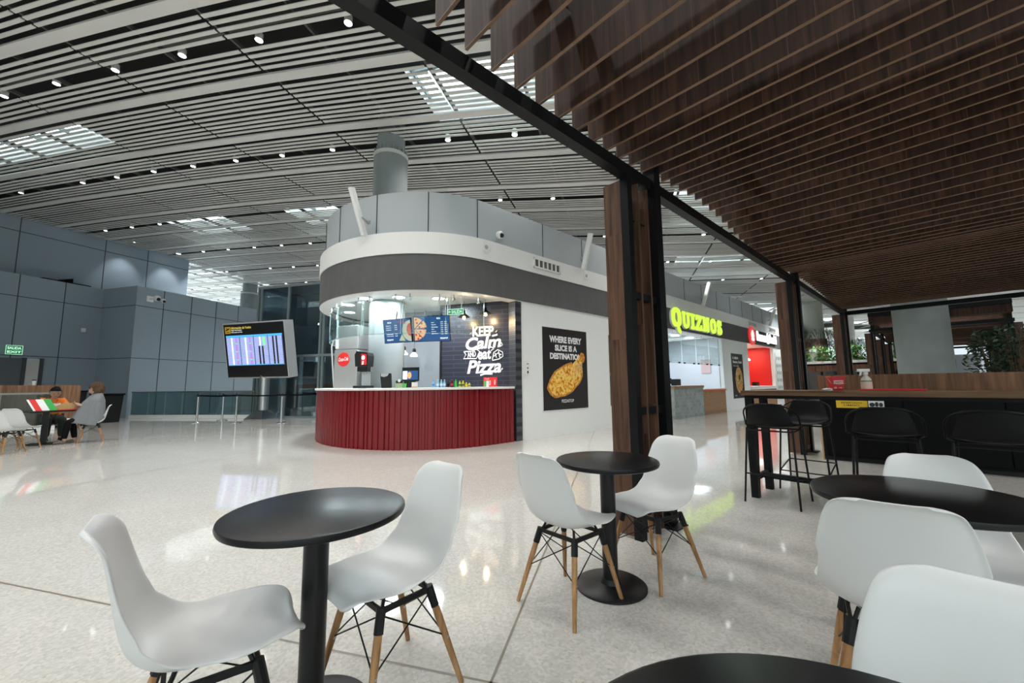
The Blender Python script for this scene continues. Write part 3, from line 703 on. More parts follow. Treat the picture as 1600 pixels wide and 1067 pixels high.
# check normal direction: lift must raise the seat edges
def make_chair():
    t = thing('shell_chair', 'white shell chair', 'chair', (0, 0, 0))
    mb = MB(); mb.add(_sv, _sf); o = mb.build('seat_shell', 'white_plastic', t, True)
    for p in o.data.polygons: p.use_smooth = True
    sd = o.modifiers.new('thick', 'SOLIDIFY'); sd.thickness = .006; sd.offset = 0
    sb = o.modifiers.new('sub', 'SUBSURF'); sb.levels = 1; sb.render_levels = 1
    tops = [(.135, .115), (-.135, .115), (.125, -.105), (-.125, -.105)]; feet = [(.205, .20), (-.205, .20), (.20, -.215), (-.20, -.215)]
    ztop = .375
    for (a, b), (c, d) in zip(tops, feet):
        mb = MB(); mb.tube([(a, b, ztop), (a+(c-a)*.3, b+(d-b)*.3, ztop*.7), (c, d, 0)], [.0135, .0155, .0105], 14); mb.build('leg', 'leg_wood', t, True)
    mb = MB()
    def L(i, k): (a, b), (c, d) = tops[i], feet[i]; return Vector((a+(c-a)*k, b+(d-b)*k, ztop*(1-k)))
    for i, j in ((0, 1), (2, 3), (0, 2), (1, 3)):
        mb.tube([L(i, .03), L(j, .50)], .0032, 6); mb.tube([L(j, .03), L(i, .50)], .0032, 6)
    for i, (a, b) in enumerate(tops):
        mb.tube([L(i, .10), (a*.8, b*.75, .418)], .007, 6); mb.tube([L(i, -.03), L(i, .18)], .018, 8)
    for i, j in ((0, 1), (2, 3)): mb.bar(L(i, 0), L(j, 0), .012, .02)
    mb.bar(L(0, 0), L(2, 0), .012, .02); mb.bar(L(1, 0), L(3, 0), .012, .02)
    mb.build('wire_bracing', 'black', t)
    mb = MB()
    for i in range(4): p = L(i, .5); mb.tube([p-Vector((.018, 0, 0)), p+Vector((.018, 0, 0))], .005, 8)
    mb.build('bolt', 'steel', t)
    return t
chair0 = make_chair(); used_chair = [False]
def chair(x, y, deg, label, group=None):
    o = chair0 if not used_chair[0] else copy_tree(chair0); used_chair[0] = True
    place(o, (x, y, 0), math.radians(deg)); tag(o, label, 'chair', group)
    if not group and 'group' in o: del o['group']
    return o
G1 = 'white shell chairs around the near cafe tables'
chair(-1.625, .20, -4, 'white shell chair at the left foreground table, its curved back at the far left', G1)
chair(-1.63, .80, 184, 'white shell chair behind the left foreground table, its tall back rising right of the tabletop', G1)
chair(-1.53, 1.83, 0, 'white shell chair left of the round table by the walnut post, seen from the side', G1)
chair(-1.36, 2.47, 168, 'white shell chair in front of the walnut post, facing the camera', G1)
chair(-.02, 2.62, 197, 'white shell chair on the far side of the right-hand black table, near the bar', G1)
chair(-.19, 1.98, 9, 'white shell chair seen from behind at the near side of the right-hand black table', G1)
chair(.035, .89, 183, 'white shell chair closest to the camera, cut off at the lower right', G1)

# ================================================================== BAR TABLE, STOOLS, CABINET
bt = thing('bar_table', 'long high bar table with thick oak top on black square steel legs', 'table', (-1.52, 4.74, 0))
mb = MB(); mb.box((0, 0, 1.062), (2.02, .66, 1.112)); mb.build('tabletop', 'oak_dark', bt, False, .003)
mb = MB(); mb.box((2.024, 0, 1.062), (4.0, .66, 1.112)); mb.build('tabletop', 'oak_dark', bt, False, .003)
for x in (.06, 3.9):
    for y in (.07, .55): mb = MB(); mb.box((x-.035, y-.035, 0), (x+.035, y+.035, 1.03)); mb.build('leg', 'black_steel', bt)
mb = MB()
for y in (.07, .55): mb.box((0.02, y-.02, 1.03), (3.95, y+.02, 1.062))
for x in (.06, 3.9): mb.box((x-.02, .07, 1.03), (x+.02, .55, 1.062))
mb.build('top_frame', 'black_steel', bt)
mb = MB(); mb.box((.06, .28, .17), (3.9, .34, .22)); mb.box((.04, .07, .17), (.08, .55, .22)); mb.build('stretcher', 'black_steel', bt)

def make_stool():
    t = thing('bar_stool', 'black bar stool', 'stool', (0, 0, 0))
    # shell seat: flat pan + low back wrapped, local facing +y
    prof = [(.20, .72), (.17, .738), (.10, .742), (0, .738), (-.10, .742), (-.155, .765), (-.185, .81), (-.20, .87), (-.212, .93), (-.222, .985)]
    wds = [.17, .20, .21, .215, .215, .21, .20, .185, .165, .145]
    V = []; F = []; nu = 14
    for i, ((y, z), wd) in enumerate(zip(prof, wds)):
        for j in range(nu+1):
            u = -1+2*j/nu; lift = .025*abs(u)**2.5*(1.4 if 4 <= i <= 7 else .8)
            if i < 5: V.append((u*wd, y, z+lift))
            else: V.append((u*wd, y+lift*1.6, z))
    for i in range(len(prof)-1):
        for j in range(nu): a = i*(nu+1)+j; F.append((a, a+nu+1, a+nu+2, a+1))
    mb = MB(); mb.add(V, F); o = mb.build('seat', 'stool_shell', t, True)
    for p in o.data.polygons: p.use_smooth = True
    sd = o.modifiers.new('thick', 'SOLIDIFY'); sd.thickness = .008; sd.offset = 0
    sb = o.modifiers.new('sub', 'SUBSURF'); sb.levels = 1; sb.render_levels = 1
    # looping arm rail that carries the back
    pts = []
    for i in range(25):
        a = PI*i/24; x = .245*math.cos(a); y = -.02-.215*math.sin(a)**.75; z = .755+.225*min(1, math.sin(a)**.45*1.02)
        pts.append((x, y, z))
    mb = MB(); mb.tube([(.205, .16, .725)]+[(.225, .08, .735)]+pts+[(-.225, .08, .735), (-.205, .16, .725)], .0085, 8); mb.build('arm_rail', 'black_steel', t, True)
    tops = [(.195, .17), (-.195, .17), (.20, -.15), (-.20, -.15)]; feet = [(.235, .235), (-.235, .235), (.235, -.235), (-.235, -.235)]
    for (a, b), (c, d) in zip(tops, feet):
        mb = MB(); mb.tube([(a, b, .735), (c, d, 0)], .0095, 8); mb.build('leg', 'black_steel', t, True)
    def L(i, k): (a, b), (c, d) = tops[i], feet[i]; return Vector((a+(c-a)*k, b+(d-b)*k, .735*(1-k)))
    mb = MB(); q = [L(0, .72), L(1, .72), L(3, .62), L(2, .62)]
    for i in range(4): mb.tube([q[i], q[(i+1) % 4]], .007, 8)
    mb.build('footrest', 'black_steel', t)
    mb = MB()
    r4 = [L(0, .03), L(1, .03), L(3, .03), L(2, .03)]
    for i in range(4): mb.tube([r4[i], r4[(i+1) % 4]], .008, 8)
    mb.build('seat_frame', 'black_steel', t)
    return t
stool0 = make_stool()
G2 = 'black wire-framed bar stools at the oak bar table'
sl = [(-1.255, 4.80, 0, 'black bar stool at the near left end of the bar table, in front'), (-1.15, 5.62, 180, 'black bar stool on the far side of the bar table, behind the leftmost stool'), (-.40, 4.68, 4, 'black bar stool in the middle, below the yellow cabinet sticker'), (.20, 4.62, -3, 'rightmost black bar stool at the bar table')]
for i, (x, y, a, lab) in enumerate(sl):
    o = stool0 if i == 0 else copy_tree(stool0); place(o, (x, y, 0), math.radians(a)); tag(o, lab, 'stool', G2)

cb = thing('counter_cabinet', 'black fronted island cabinet with walnut side and upstand behind the bar table', 'cabinet', (-1.40, 7.82, 0), math.radians(5))
mb = MB(); mb.box((.02, 0, .06), (4.6, .9, 1.02)); mb.build('body', 'matte_black', cb)
mb = MB(); mb.box((0, -.01, 0), (.02, .92, 1.05)); mb.build('side_panel', 'tan', cb)
mb = MB(); mb.box((.05, .05, 0), (4.6, .85, .06)); mb.build('plinth', 'black', cb)
for i in range(5):
    mb = MB(); x0 = .04+i*.92; mb.box((x0, -.018, .10), (x0+.905, 0, .99)); mb.build('door', 'matte_black', cb, False, .003)
mb = MB(); mb.box((-.02, .35, 1.02), (4.6, .39, 1.30)); mb.build('upstand', 'oak_panel', cb)
mb = MB(); mb.box((-.02, -.03, 1.02), (4.6, .36, 1.045)); mb.build('worktop', 'oak_dark', cb)

# ================================================================== SIGNS AND POSTERS ON THE LONG WALL
YU = Vector((0, 1, 0))
def wallroot(name, label, cat, y, z, x=KX, group=None):
    return thing(name, label, cat, mtx=frame((x, y, z), YU, UP), group=group)
def slab(root, name, m, x0, y0, x1, y1, z0, z1, bevel=0):
    mb = MB(); mb.box((x0, y0, z0), (x1, y1, z1)); return mb.build(name, m, root, False, bevel)
# poster 1
p = wallroot('food_poster', 'black pizza poster with white slogan on the white wall beside the kiosk', 'poster', 6.74, .60, KX+.002, 'posters on the long white wall')
slab(p, 'poster_board', 'poster_dark', 0, 0, 1.68, 1.95, 0, .012); slab(p, 'border', 'white', -.02, -.02, 1.70, 1.97, -.001, .008)
mb = MB(); text_in(mb, 'WHERE EVERY', .24, 1.60, 1.46, 1.76, .014, .05); text_in(mb, 'SLICE IS A', .43, 1.40, 1.27, 1.55, .014, .05); text_in(mb, 'DESTINATION', .25, 1.20, 1.44, 1.35, .014, .05)
text_in(mb, 'PIZZASTOP', .64, .16, 1.10, .235, .014, .02); mb.build('lettering', 'print_white', p)
mb = MB(); pts = []
for i in range(72):
    a = 2*PI*i/72; r = 1+.02*math.sin(7*a)+.012*math.sin(13*a+1)
    X = .71*math.cos(a)*r; Y = .36*math.sin(a)*r; c, s_ = math.cos(.38), math.sin(.38); X, Y = .82+X*c-Y*s_, .71+X*s_+Y*c
    if 0.30 < a < 1.0: X -= .10*math.sin((a-.3)/.7*PI)*1.4; Y -= .10*math.sin((a-.3)/.7*PI)
    pts.append((X, Y))
mb.prism(pts, .012, .016); pz = mb.build('pizza_crust_print', 'crust', p)
cx = sum(q[0] for q in pts)/72; cy = sum(q[1] for q in pts)/72
mb = MB(); mb.prism([(cx+(x-cx)*.90, cy+(y-cy)*.88) for x, y in pts], .016, .018); mb.build('pizza_print', 'pizza', p)
mb = MB(); sl_ = [(.95, .96), (1.18, .86), (1.40, 1.12), (1.55, 1.20), (1.56, 1.30), (1.50, 1.37), (1.41, 1.38), (1.32, 1.26), (1.10, 1.12)]
mb.prism(sl_, .018, .021); mb.build('pizza_print', 'pizza', p)
mb = MB(); mb.prism([(1.34, 1.20), (1.52, 1.14), (1.585, 1.26), (1.53, 1.38), (1.42, 1.40)], .0205, .0225); mb.build('pizza_crust_print', 'crust', p)
mb = MB()
for k in range(9):
    x = 1.05+.045*k; mb.tube([(x+.04, 1.10-.02*(k % 3)+.012*k, .02), (x+.03, .95, .02), (x+.05, .80+.012*k, .02)], [.012, .005, .011], 5)
mb.build('cheese_print', 'cheese', p)
# poster 2
p = wallroot('food_poster', 'black burger poster mostly hidden behind the walnut-clad post', 'poster', 9.44, .60, KX+.002, 'posters on the long white wall')
slab(p, 'poster_board', 'poster_dark', 0, 0, 1.68, 1.95, 0, .012); slab(p, 'border', 'white', -.02, -.02, 1.70, 1.97, -.001, .008)
mb = MB(); text_in(mb, 'MUCHO', .12, 1.42, 1.50, 1.72, .014, .05); text_in(mb, 'MAS SABOR', .2, 1.2, 1.45, 1.36, .014, .04); text_in(mb, 'quiznos', .2, .2, .55, .27, .014, .03); mb.build('lettering', 'print_white', p)
mb = MB(); bl = []
for i in range(60):
    a = 2*PI*i/60; r = 1+.06*math.sin(5*a)+.04*math.sin(9*a+2); bl.append((.84+.90*math.cos(a)*r*.92, .74+.42*math.sin(a)*r))
mb.prism([(max(.01, min(1.67, x)), y) for x, y in bl], .012, .016); mb.build('sandwich_print', 'sub', p)
# poster 3 (ramen)
p = wallroot('food_poster', 'tall black noodle poster between the two food shops', 'poster', 18.78, .50, KX+.002, 'posters on the long white wall')
slab(p, 'poster_board', 'poster_dark', 0, 0, 1.42, 1.97, 0, .012); slab(p, 'border', 'white', -.02, -.02, 1.44, 1.99, -.001, .008)
mb = MB(); text_in(mb, 'EL MEJOR', .16, 1.70, .86, 1.83, .014, .045); text_in(mb, 'Ramen y Sushi', .16, 1.52, 1.26, 1.66, .014, .04); text_in(mb, 'de tu vuelo', .2, 1.40, .85, 1.47, .014, .0); text_in(mb, 'ramen', .16, .10, .40, .14, .014, .02); mb.build('lettering', 'print_white', p)
mb = MB(); disc(mb, .80, .80, .46, .58, .014); mb.build('bowl_print', 'noodle', p)
mb = MB(); disc(mb, .85, .92, .14, .12, .016); mb.build('herb_print', 'leaf', p)

# slab-serif letters for the lime sign, drawn as outlines
def slab_letters():
    L = {}
    def ring(cx, cy, rx, ry, n=28, e=2.0):
        return [(cx+rx*math.copysign(abs(math.cos(2*PI*i/n))**(2/e), math.cos(2*PI*i/n)), cy+ry*math.copysign(abs(math.sin(2*PI*i/n))**(2/e), math.sin(2*PI*i/n))) for i in range(n)]
    L['O'] = ('ring', ring(.5, .5, .48, .52, 32, 2.5), ring(.5, .5, .17, .28, 32, 2.5))
    L['U'] = [(0, 1), (.42, 1), (.42, .84), (.34, .84), (.34, .36), (.40, .22), (.5, .18), (.60, .22), (.66, .36), (.66, .84), (.58, .84), (.58, 1), (1, 1), (1, .84), (.92, .84), (.92, .32), (.84, .12), (.68, 0), (.5, -.03), (.32, 0), (.16, .12), (.08, .32), (.08, .84), (0, .84)]
    L['I'] = [(0, 1), (1, 1), (1, .82), (.78, .82), (.78, .18), (1, .18), (1, 0), (0, 0), (0, .18), (.22, .18), (.22, .82), (0, .82)]
    L['Z'] = [(.04, 1), (.97, 1), (.97, .80), (.42, .20), (.74, .20), (.74, .36), (.97, .36), (.97, 0), (.0, 0), (.0, .19), (.56, .80), (.27, .80), (.27, .66), (.04, .66)]
    L['N'] = [(0, 1), (.34, 1), (.66, .42), (.66, .84), (.56, .84), (.56, 1), (1, 1), (1, .84), (.90, .84), (.90, 0), (.64, 0), (.34, .56), (.34, .16), (.44, .16), (.44, 0), (0, 0), (0, .16), (.10, .16), (.10, .84), (0, .84)]
    L['S'] = [(.90, .98), (.90, .64), (.68, .64), (.62, .76), (.50, .83), (.38, .80), (.36, .70), (.46, .63), (.72, .55), (.90, .44), (.97, .28), (.92, .12), (.78, 0), (.58, -.03), (.40, .01), (.32, .07), (.30, 0), (.08, 0), (.08, .36), (.32, .36), (.38, .23), (.50, .16), (.62, .17), (.66, .26), (.58, .35), (.30, .43), (.12, .54), (.05, .72), (.12, .90), (.30, 1.02), (.50, 1.03), (.62, .99), (.70, .93), (.72, .98)]
    return L
SL = slab_letters()
def sl_letter(mb, ch, x0, y0, x1, y1, z0, z1):
    d = SL['O'] if ch == 'Q' else SL[ch]; f = lambda p: (x0+(x1-x0)*p[0], y0+(y1-y0)*p[1])
    if d[0] == 'ring':
        a = [f(p) for p in d[1]]; b = [f(p) for p in d[2]]; n = len(a)
        vs = [(x, y, z) for z in (z0, z1) for ring_ in (a, b) for x, y in ring_]
        fs = []
        for i in range(n):
            j = (i+1) % n; fs += [(2*n+i, 2*n+j, 3*n+j, 3*n+i), (i, n+i, n+j, j), (i, j, 2*n+j, 2*n+i), (n+i, 3*n+i, 3*n+j, n+j)]
        mb.add(vs, fs)
        if ch == 'Q': mb.prism([f(p) for p in ((.42, .16), (.62, .16), (.80, -.06), (.92, -.26), (.80, -.36), (.62, -.22), (.50, 0))], z0, z1)
    else: mb.prism([f(p) for p in d], z0, z1)
q = wallroot('illuminated_sign', 'glowing lime green slab-letter shop sign on the dark fascia', 'sign', 13.15, 3.1, KX+.03)
wd = [.76, .61, .35, .56, .64, .61, .54]; x = 0
for ch, w_ in zip('QUIZNOS', wd):
    y0, y1 = (.08, .66) if ch != 'Q' else (.06, .72)
    mb = MB(); sl_letter(mb, ch, x, y0, x+w_, y1, .06, .085); lt = mb.build('letter', 'lime', q)
    mb = MB(); sl_letter(mb, ch, x-.035, y0-.03, x+w_-.03, y1-.02, .0, .055); mb.build('letter_return', 'white', lt)
    x += w_+.08
q = wallroot('illuminated_sign', 'glowing red round emblem with white shop lettering on the dark fascia', 'sign', 21.15, 3.1, KX+.03)
mb = MB(); mb.lathe([(.46, 0), (.46, .06)], 40, (.48, .36, 0)); mb.build('emblem_disc', 'red_glow', q, True)
mb = MB(); mb.lathe([(.20, .06), (.20, .065)], 24, (.50, .38, 0)); mb.prism([(.28, .22), (.72, .22), (.64, .10), (.36, .10)], .06, .07); mb.prism([(.38, .52), (.62, .52), (.56, .62), (.44, .62)], .06, .07); mb.build('bowl_emblem', 'white_glow', q)
mb = MB(); text_in(mb, 'Ramen', 1.05, .14, 2.60, .64, .08, .03, .02); mb.build('letter', 'white_glow', q)
mb = MB(); text_in(mb, '&', 2.70, .08, 2.98, .66, .08, .03, .02); mb.build('letter', 'white_glow', q)
mb = MB(); text_in(mb, 'Sushi', 3.08, .14, 4.4, .64, .08, .03, .02); mb.build('letter', 'white_glow', q)
mb = MB(); mb.box((1.05, .1, 0), (4.4, .66, .05)); mb.build('sign_backing', 'matte_black', q)

# vent grilles, detector plates, cameras, leaning light bars
for i, (y, lab) in enumerate([(6.45, 'white multi-slot vent grille on the white band nearest the kiosk front'), (9.55, 'white vent grille on the white band beside the walnut-clad post'), (21.3, 'grey vent grille above the round red emblem'), (24.6, 'farthest grey vent grille, above the white shop lettering')]):
    v = wallroot('vent_grille', lab, 'vent', y, 3.90, KX+.055, 'vent grilles on the white band')
    L_ = .92 if i < 2 else 1.1
    mb = MB(); h = .24
    mb.box((0, 0, 0), (L_, .035, .03)); mb.box((0, h-.035, 0), (L_, h, .03)); n = 6
    for k in range(n+1): xx = (L_-.03)*k/n; mb.box((xx, 0, 0), (xx+.03, h, .03))
    mb.build('frame', 'white', v); slab(v, 'duct_back', mat('duct%d' % i, (.12, .11, .10), .8), .02, .02, L_-.02, h-.02, -.001, .004)
for y, lab in ((4.95, 'small white detector plate on the white band below the dome camera'), (8.35, 'small white detector plate on the white band by the second leaning light bar')):
    v = wallroot('detector_plate', lab, 'detector', y, 3.96, KX+.055); slab(v, 'plate', 'white', 0, 0, .16, .20, 0, .02, .004); mb = MB(); mb.lathe([(.045, .02), (.04, .03)], 20, (.08, .09, 0)); mb.build('sensor', mat('sens%d' % int(y), (.4, .4, .4), .5), v, True)
def dome_cam(name, label, P, N, sc=1.0, arm=False):
    N = Vector(N).normalized(); t = thing(name, label, 'camera', mtx=frame(P, UP.cross(N), UP))
    mb = MB(); mb.lathe([(.075*sc, 0), (.078*sc, .03*sc), (.07*sc, .06*sc), (.05*sc, .085*sc)], 24, (0, 0, .25*sc if arm else 0)); mb.build('housing', 'white', t, True)
    mb = MB(); mb.lathe([(.045*sc, 0), (.042*sc, .03*sc), (.02*sc, .05*sc)], 20, (0, -.02*sc if not arm else -.03*sc, .07*sc+(.25*sc if arm else 0))); mb.build('lens', 'black', t, True)
    if arm: mb = MB(); mb.tube([(0, 0, 0), (0, 0, .25*sc)], .03*sc, 10); mb.cbox((0, 0, .01), (.16*sc, .16*sc, .02)); mb.build('arm', 'white', t)
    return t
dome_cam('dome_camera', 'white dome security camera on the blue-grey parapet of the kiosk', (KX-.07, 5.5, 4.46), (1, 0, 0), 1.15)
dome_cam('security_camera', 'white ball security camera on an arm near the corner of the left wall', st(-20, 12.15, 5.12), S2, 1.6, True)
dome_cam('security_camera', 'small white dome camera right of the ball camera on the left wall', st(-20, 12.65, 5.13), S2, 1.3)
def light_bar(P, N, lab):
    N = Vector(N).normalized(); t = thing('wall_washer_light', lab, 'light fixture', mtx=frame(P, UP.cross(N), UP), group='slanted white light bars on the parapet')
    mb = MB(); mb.bar((-.02, 0, .10), (-.10, .86, .42), .13, .07, (1, 0, 0)); mb.build('housing', 'white', t, False, .006)
    mb = MB(); mb.tube([(0, .3, 0), (-.03, .33, .2)], .03, 8); mb.cbox((0, .3, .01), (.07, .07, .02)); mb.build('bracket', 'brushed', t)
a = math.radians(-60)
light_bar((*kp(KR, a), 4.2), (math.cos(a), math.sin(a), 0), 'slanted white light bar on the rounded front of the parapet')
light_bar((KX, 8.30, 4.2), (1, 0, 0), 'slanted white light bar on the parapet above the burger poster')
light_bar((KX, 15.9, 4.2), (1, 0, 0), 'slanted white light bar on the parapet above the lime green sign')
light_bar((KX, 24.6, 4.2), (1, 0, 0), 'farthest slanted white light bar on the parapet above the ramen sign')
v = wallroot('intercom', 'small white intercom panel at the corner beside the kiosk counter', 'intercom', 6.14, 1.42, KX+.002); slab(v, 'panel', 'white', 0, 0, .11, .30, 0, .05, .005); slab(v, 'button', 'black', .05, .03, .085, .08, .05, .056); slab(v, 'button', 'black', .05, .13, .08, .16, .05, .056); slab(v, 'button', 'black', .04, .23, .09, .245, .05, .056)

# ================================================================== INSIDE THE KIOSK
# wall lettering
tq = frame(kit(1.94, -.003, 0), S2, UP)
t = thing('wall_lettering', 'white KEEP Calm AND eat Pizza lettering on the navy tiled wall', 'sign', mtx=tq)
xc = 1.00
def kx(px): # pixel x 690..800 -> local x
    return (px-690)/(803-690)*1.82
def ky(py): return 1.21+(600-py)*(3.03-1.21)/(600-479.0)
def line(body, px0, py0, px1, py1, **kw):
    mb = MB(); text_in(mb, body, kx(px0), ky(py1), kx(px1), ky(py0), .006, **kw); return mb
line('KEEP', 738, 511.5, 770, 526.5, bold=.035).build('lettering', 'white_glow' if 0 else 'print_white', t)
line('Calm', 727.5, 527, 781, 546, bold=.03, shear=.25, rot=.06).build('lettering', 'print_white', t)
line('AND', 730, 549, 743, 558, bold=.025, rot=.12).build('lettering', 'print_white', t)
line('eat', 746, 547, 766, 562, bold=.03, shear=.1, rot=.03).build('lettering', 'print_white', t)
line('Pizza', 729.5, 562.5, 781, 583, bold=.03, shear=.25, rot=.02).build('lettering', 'print_white', t)
def pl(pts, r=.012): mb = MB(); mb.tube([(kx(a), ky(b), .008) for a, b in pts], r, 6); mb.build('flourish', 'print_white', t)
pl([(725, 549.5), (728, 554), (724.5, 560), (744, 560.5), (749, 550), (744, 546), (738, 549), (725, 549.5)])
pl([(768, 527), (776, 525.5)], .022); pl([(774, 520), (774.5, 520.5)], .03); pl([(735, 522), (735.5, 522.5)], .03)
pl([(768, 563), (770, 552), (776, 548), (783, 552), (783.5, 558), (778, 562), (768, 564)]); pl([(770, 558), (776, 553), (781, 556)]); pl([(772, 553), (774, 560)]); pl([(777, 550), (779, 560)])
pl([(762, 546), (766, 543.5), (770, 546.5), (766, 549)], .016); pl([(780, 543), (783, 541), (781, 537.5)], .016); pl([(781, 578), (783, 576)], .016); pl([(750, 586), (757, 584), (768, 584.5)], .022)
# warm lamps in front of the tiled wall
for px, py, lab in ((732, 499, 'black cone pendant with a warm bulb over the wall lettering, left of the pair'), (764, 496, 'bare warm bulb pendant over the wall lettering, right of the pair')):
    d = (px-690)/113*1.82; P = Vector(tq @ Vector((d, ky(py), .28)))
    t = thing('pendant_lamp', lab, 'pendant lamp', P, group='warm pendants at the lettered wall')
    mb = MB(); mb.lathe([(.03, .0), (.028, .03), (.012, .05)], 16, (0, 0, -.02)); mb.lathe([(.006, -.05), (.034, -.035), (.034, -.02), (.02, .01)], 16); mb.build('bulb', 'lamp_warm', t, True)
    mb = MB(); mb.lathe([(.14, 0), (.05, .07), (.025, .10), (.025, .15)], 28, capb=False); mb.build('lamp_shade', 'matte_black', t, True)
    mb = MB(); mb.tube([(0, 0, .14), (0, 0, 3.1-P.z)], .005, 6); mb.build('cord', 'black', t)
    ld = bpy.data.lights.new('pendant_glow', 'POINT'); ld.energy = 14; ld.color = (1, .68, .34); ld.shadow_soft_size = .04; lo = bpy.data.objects.new('pendant_glow', ld); COL.objects.link(lo); lo.location = P+Vector((0, 0, -.09))
for px, py, f, lab in ((611, 545, 9.2, 'white bell pendant lamp left of three under the menu screens'), (631, 549, 9.4, 'white bell pendant lamp in the middle of three under the menu screens'), (647, 552, 9.9, 'white bell pendant lamp right of three under the menu screens')):
    P = fwd(px, py, f); t = thing('pendant_lamp', lab, 'pendant lamp', P, group='white pendants in the kiosk kitchen')
    mb = MB(); mb.lathe([(.10, -.08), (.095, -.04), (.06, .0), (.04, .03)], 28, capb=False, capt=True); mb.build('lamp_shade', 'white_glow' if 0 else 'white', t, True)
    mb = MB(); mb.lathe([(.085, -.078), (.085, -.074)], 24); mb.build('diffuser', 'lamp_soft', t)
    mb = MB(); mb.lathe([(.045, .03), (.045, .10), (.03, .12)], 16); mb.build('socket', 'black', t, True)
    mb = MB(); mb.tube([(0, 0, .12), (0, 0, 3.1-P.z)], .005, 6); mb.build('cord', 'black', t)
# menu screens
def menu(p00, U, w_, h_, lab, kind):
    V = UP-Vector((0, 0, 0)); N = Vector(U).cross(UP).normalized(); V = (UP+N*.17).normalized()
    t = thing('menu_screen', lab, 'screen', mtx=frame(p00, U, V), group='menu screens hung over the kiosk counter')
    slab(t, 'casing', 'black', -.012, -.012, w_+.012, h_+.012, -.05, -.001)
    slab(t, 'display', 'screen_navy', 0, 0, w_, h_, -.002, .002)
    return t
P = fwd(602, 536, 8.15); t = menu(P, (.907, .421, 0), .66, .46, 'left hanging menu screen with half a pizza', 0)
def mline(*a):
    mb = MB(); text_in(mb, *a); mb.build('menu_text', 'white_glow', t)
mline('PIZZA', .10, .39, .20, .42, .004, .03)
for k, y in enumerate((.33, .29, .25, .16, .12)): mline(['Margarita', 'Pepperoni', 'Hawaiana', 'Combo familiar', 'Combo personal'][k], .06, y, .06+(.12 if k < 3 else .17), y+.02, .004, .02); mline('$ 9.50', .27, y, .33, y+.02, .004, .02)
mline('PIZZASTOP', .06, .04, .22, .07, .004, .03)
mb = MB(); disc(mb, .66, .22, .21, .21, .0045, 32, PI/2, 3*PI/2); mb.build('plate_picture', emit('plate_pic', (.45, .50, .38), .8), t)
mb = MB(); disc(mb, .66, .24, .10, .13, .006, 32, PI/2, 3*PI/2); mb.build('topping_picture', emit('top_pic', (.55, .08, .04), .8), t)
mb = MB(); mb.add([(.36, .03, .005), (.44, .16, .005), (.52, .02, .005)], [(0, 1, 2)]); mb.build('slice_picture', emit('slice_pic', (.42, .50, .30), .8), t)
mb = MB()
for k in range(4): disc(mb, .38+.05*k, .41-.03*(k % 2), .018, .018, .0055, 12)
mb.build('tomato_picture', emit('tomato_pic', (.7, .02, .02), .8), t)
mb = MB(); mb.tube([(.33, .46, 0), (.33, .62, -.05)], .012, 8); mb.build('hanger', 'black', t)
P = fwd(648, 533.5, 8.15); t = menu(P, (.805, .593, 0), .76, .50, 'right hanging menu screen with pizza slices and price columns', 1)
mline('PIZZA', .50, .44, .58, .47, .004, .03)
for k in range(6): mline(['Pepperoni', 'Vegetariana', 'Hawaiana', 'Suprema', 'Cuatro quesos', 'Jamon'][k], .38, .36-.045*k, .38+.06+.04*(k % 3), .382-.045*k, .004, .02)
for k in range(7): mline('12.50', .58, .37-.04*k, .63, .39-.04*k, .004, .02); mline('18.50', .66, .37-.04*k, .71, .39-.04*k, .004, .02)
mline('PIZZASTOP', .56, .035, .72, .065, .004, .03)
pzp = emit('pizza_pic', (.72, .42, .20), .9)
for a0, a1, dx, dy in ((-PI/2, -.9, 0, 0), (-.85, -.05, .008, 0), (.1, .75, .02, .01), (.8, PI/2, 0, .01)):
    mb = MB(); disc(mb, .01+dx, .25+dy, .25, .23, .0045, 12, a0, a1); mb.build('slice_picture', pzp, t)
mb = MB()
for a, r in ((-1.3, .12), (-.9, .18), (-.4, .14), (.0, .2), (.35, .12), (.6, .2), (1.1, .14), (1.35, .2), (-1.2, .21)): disc(mb, .01+r*math.cos(a), .25+r*math.sin(a), .022, .02, .006, 12)
mb.build('pepperoni_picture', emit('pep_pic', (.55, .03, .02), .8), t)
mb = MB(); mb.tube([(.25, .50, 0), (.25, .62, -.06)], .012, 8); mb.build('hanger', 'black', t)
def exitsign(mtx, w_, h_, lab, body, arrow=True):
    t = thing('exit_sign', lab, 'sign', mtx=mtx); slab(t, 'panel', 'exit_green', 0, 0, w_, h_, 0, .03)
    mb = MB(); text_in(mb, body, w_*(.26 if arrow else .1), h_*.22, w_*.93, h_*.78, .032, .03)
    if arrow: mb.prism([(w_*.06, h_*.5), (w_*.14, h_*.75), (w_*.14, h_*.57), (w_*.22, h_*.57), (w_*.22, h_*.43), (w_*.14, h_*.43), (w_*.14, h_*.25)], .031, .033)
    for a, b, c, d in ((0, 0, w_, .012), (0, h_-.012, w_, h_), (0, 0, .012, h_), (w_-.012, 0, w_, h_)): mb.box((a, b, .03), (c, d, .033))
    mb.build('lettering', 'exit_white', t); return t
t = exitsign(frame(fwd(700, 492.5, 8.3), (.85, .523, 0), UP), .36, .12, 'green SALIDA exit sign hanging inside the pizza kiosk', 'SALIDA')
mb = MB(); mb.tube([(.05, .12, .015), (.05, .42, .015)], .008, 6); mb.tube([(.31, .12, .015), (.31, .42, .015)], .008, 6); mb.build('hanger', 'white', t)
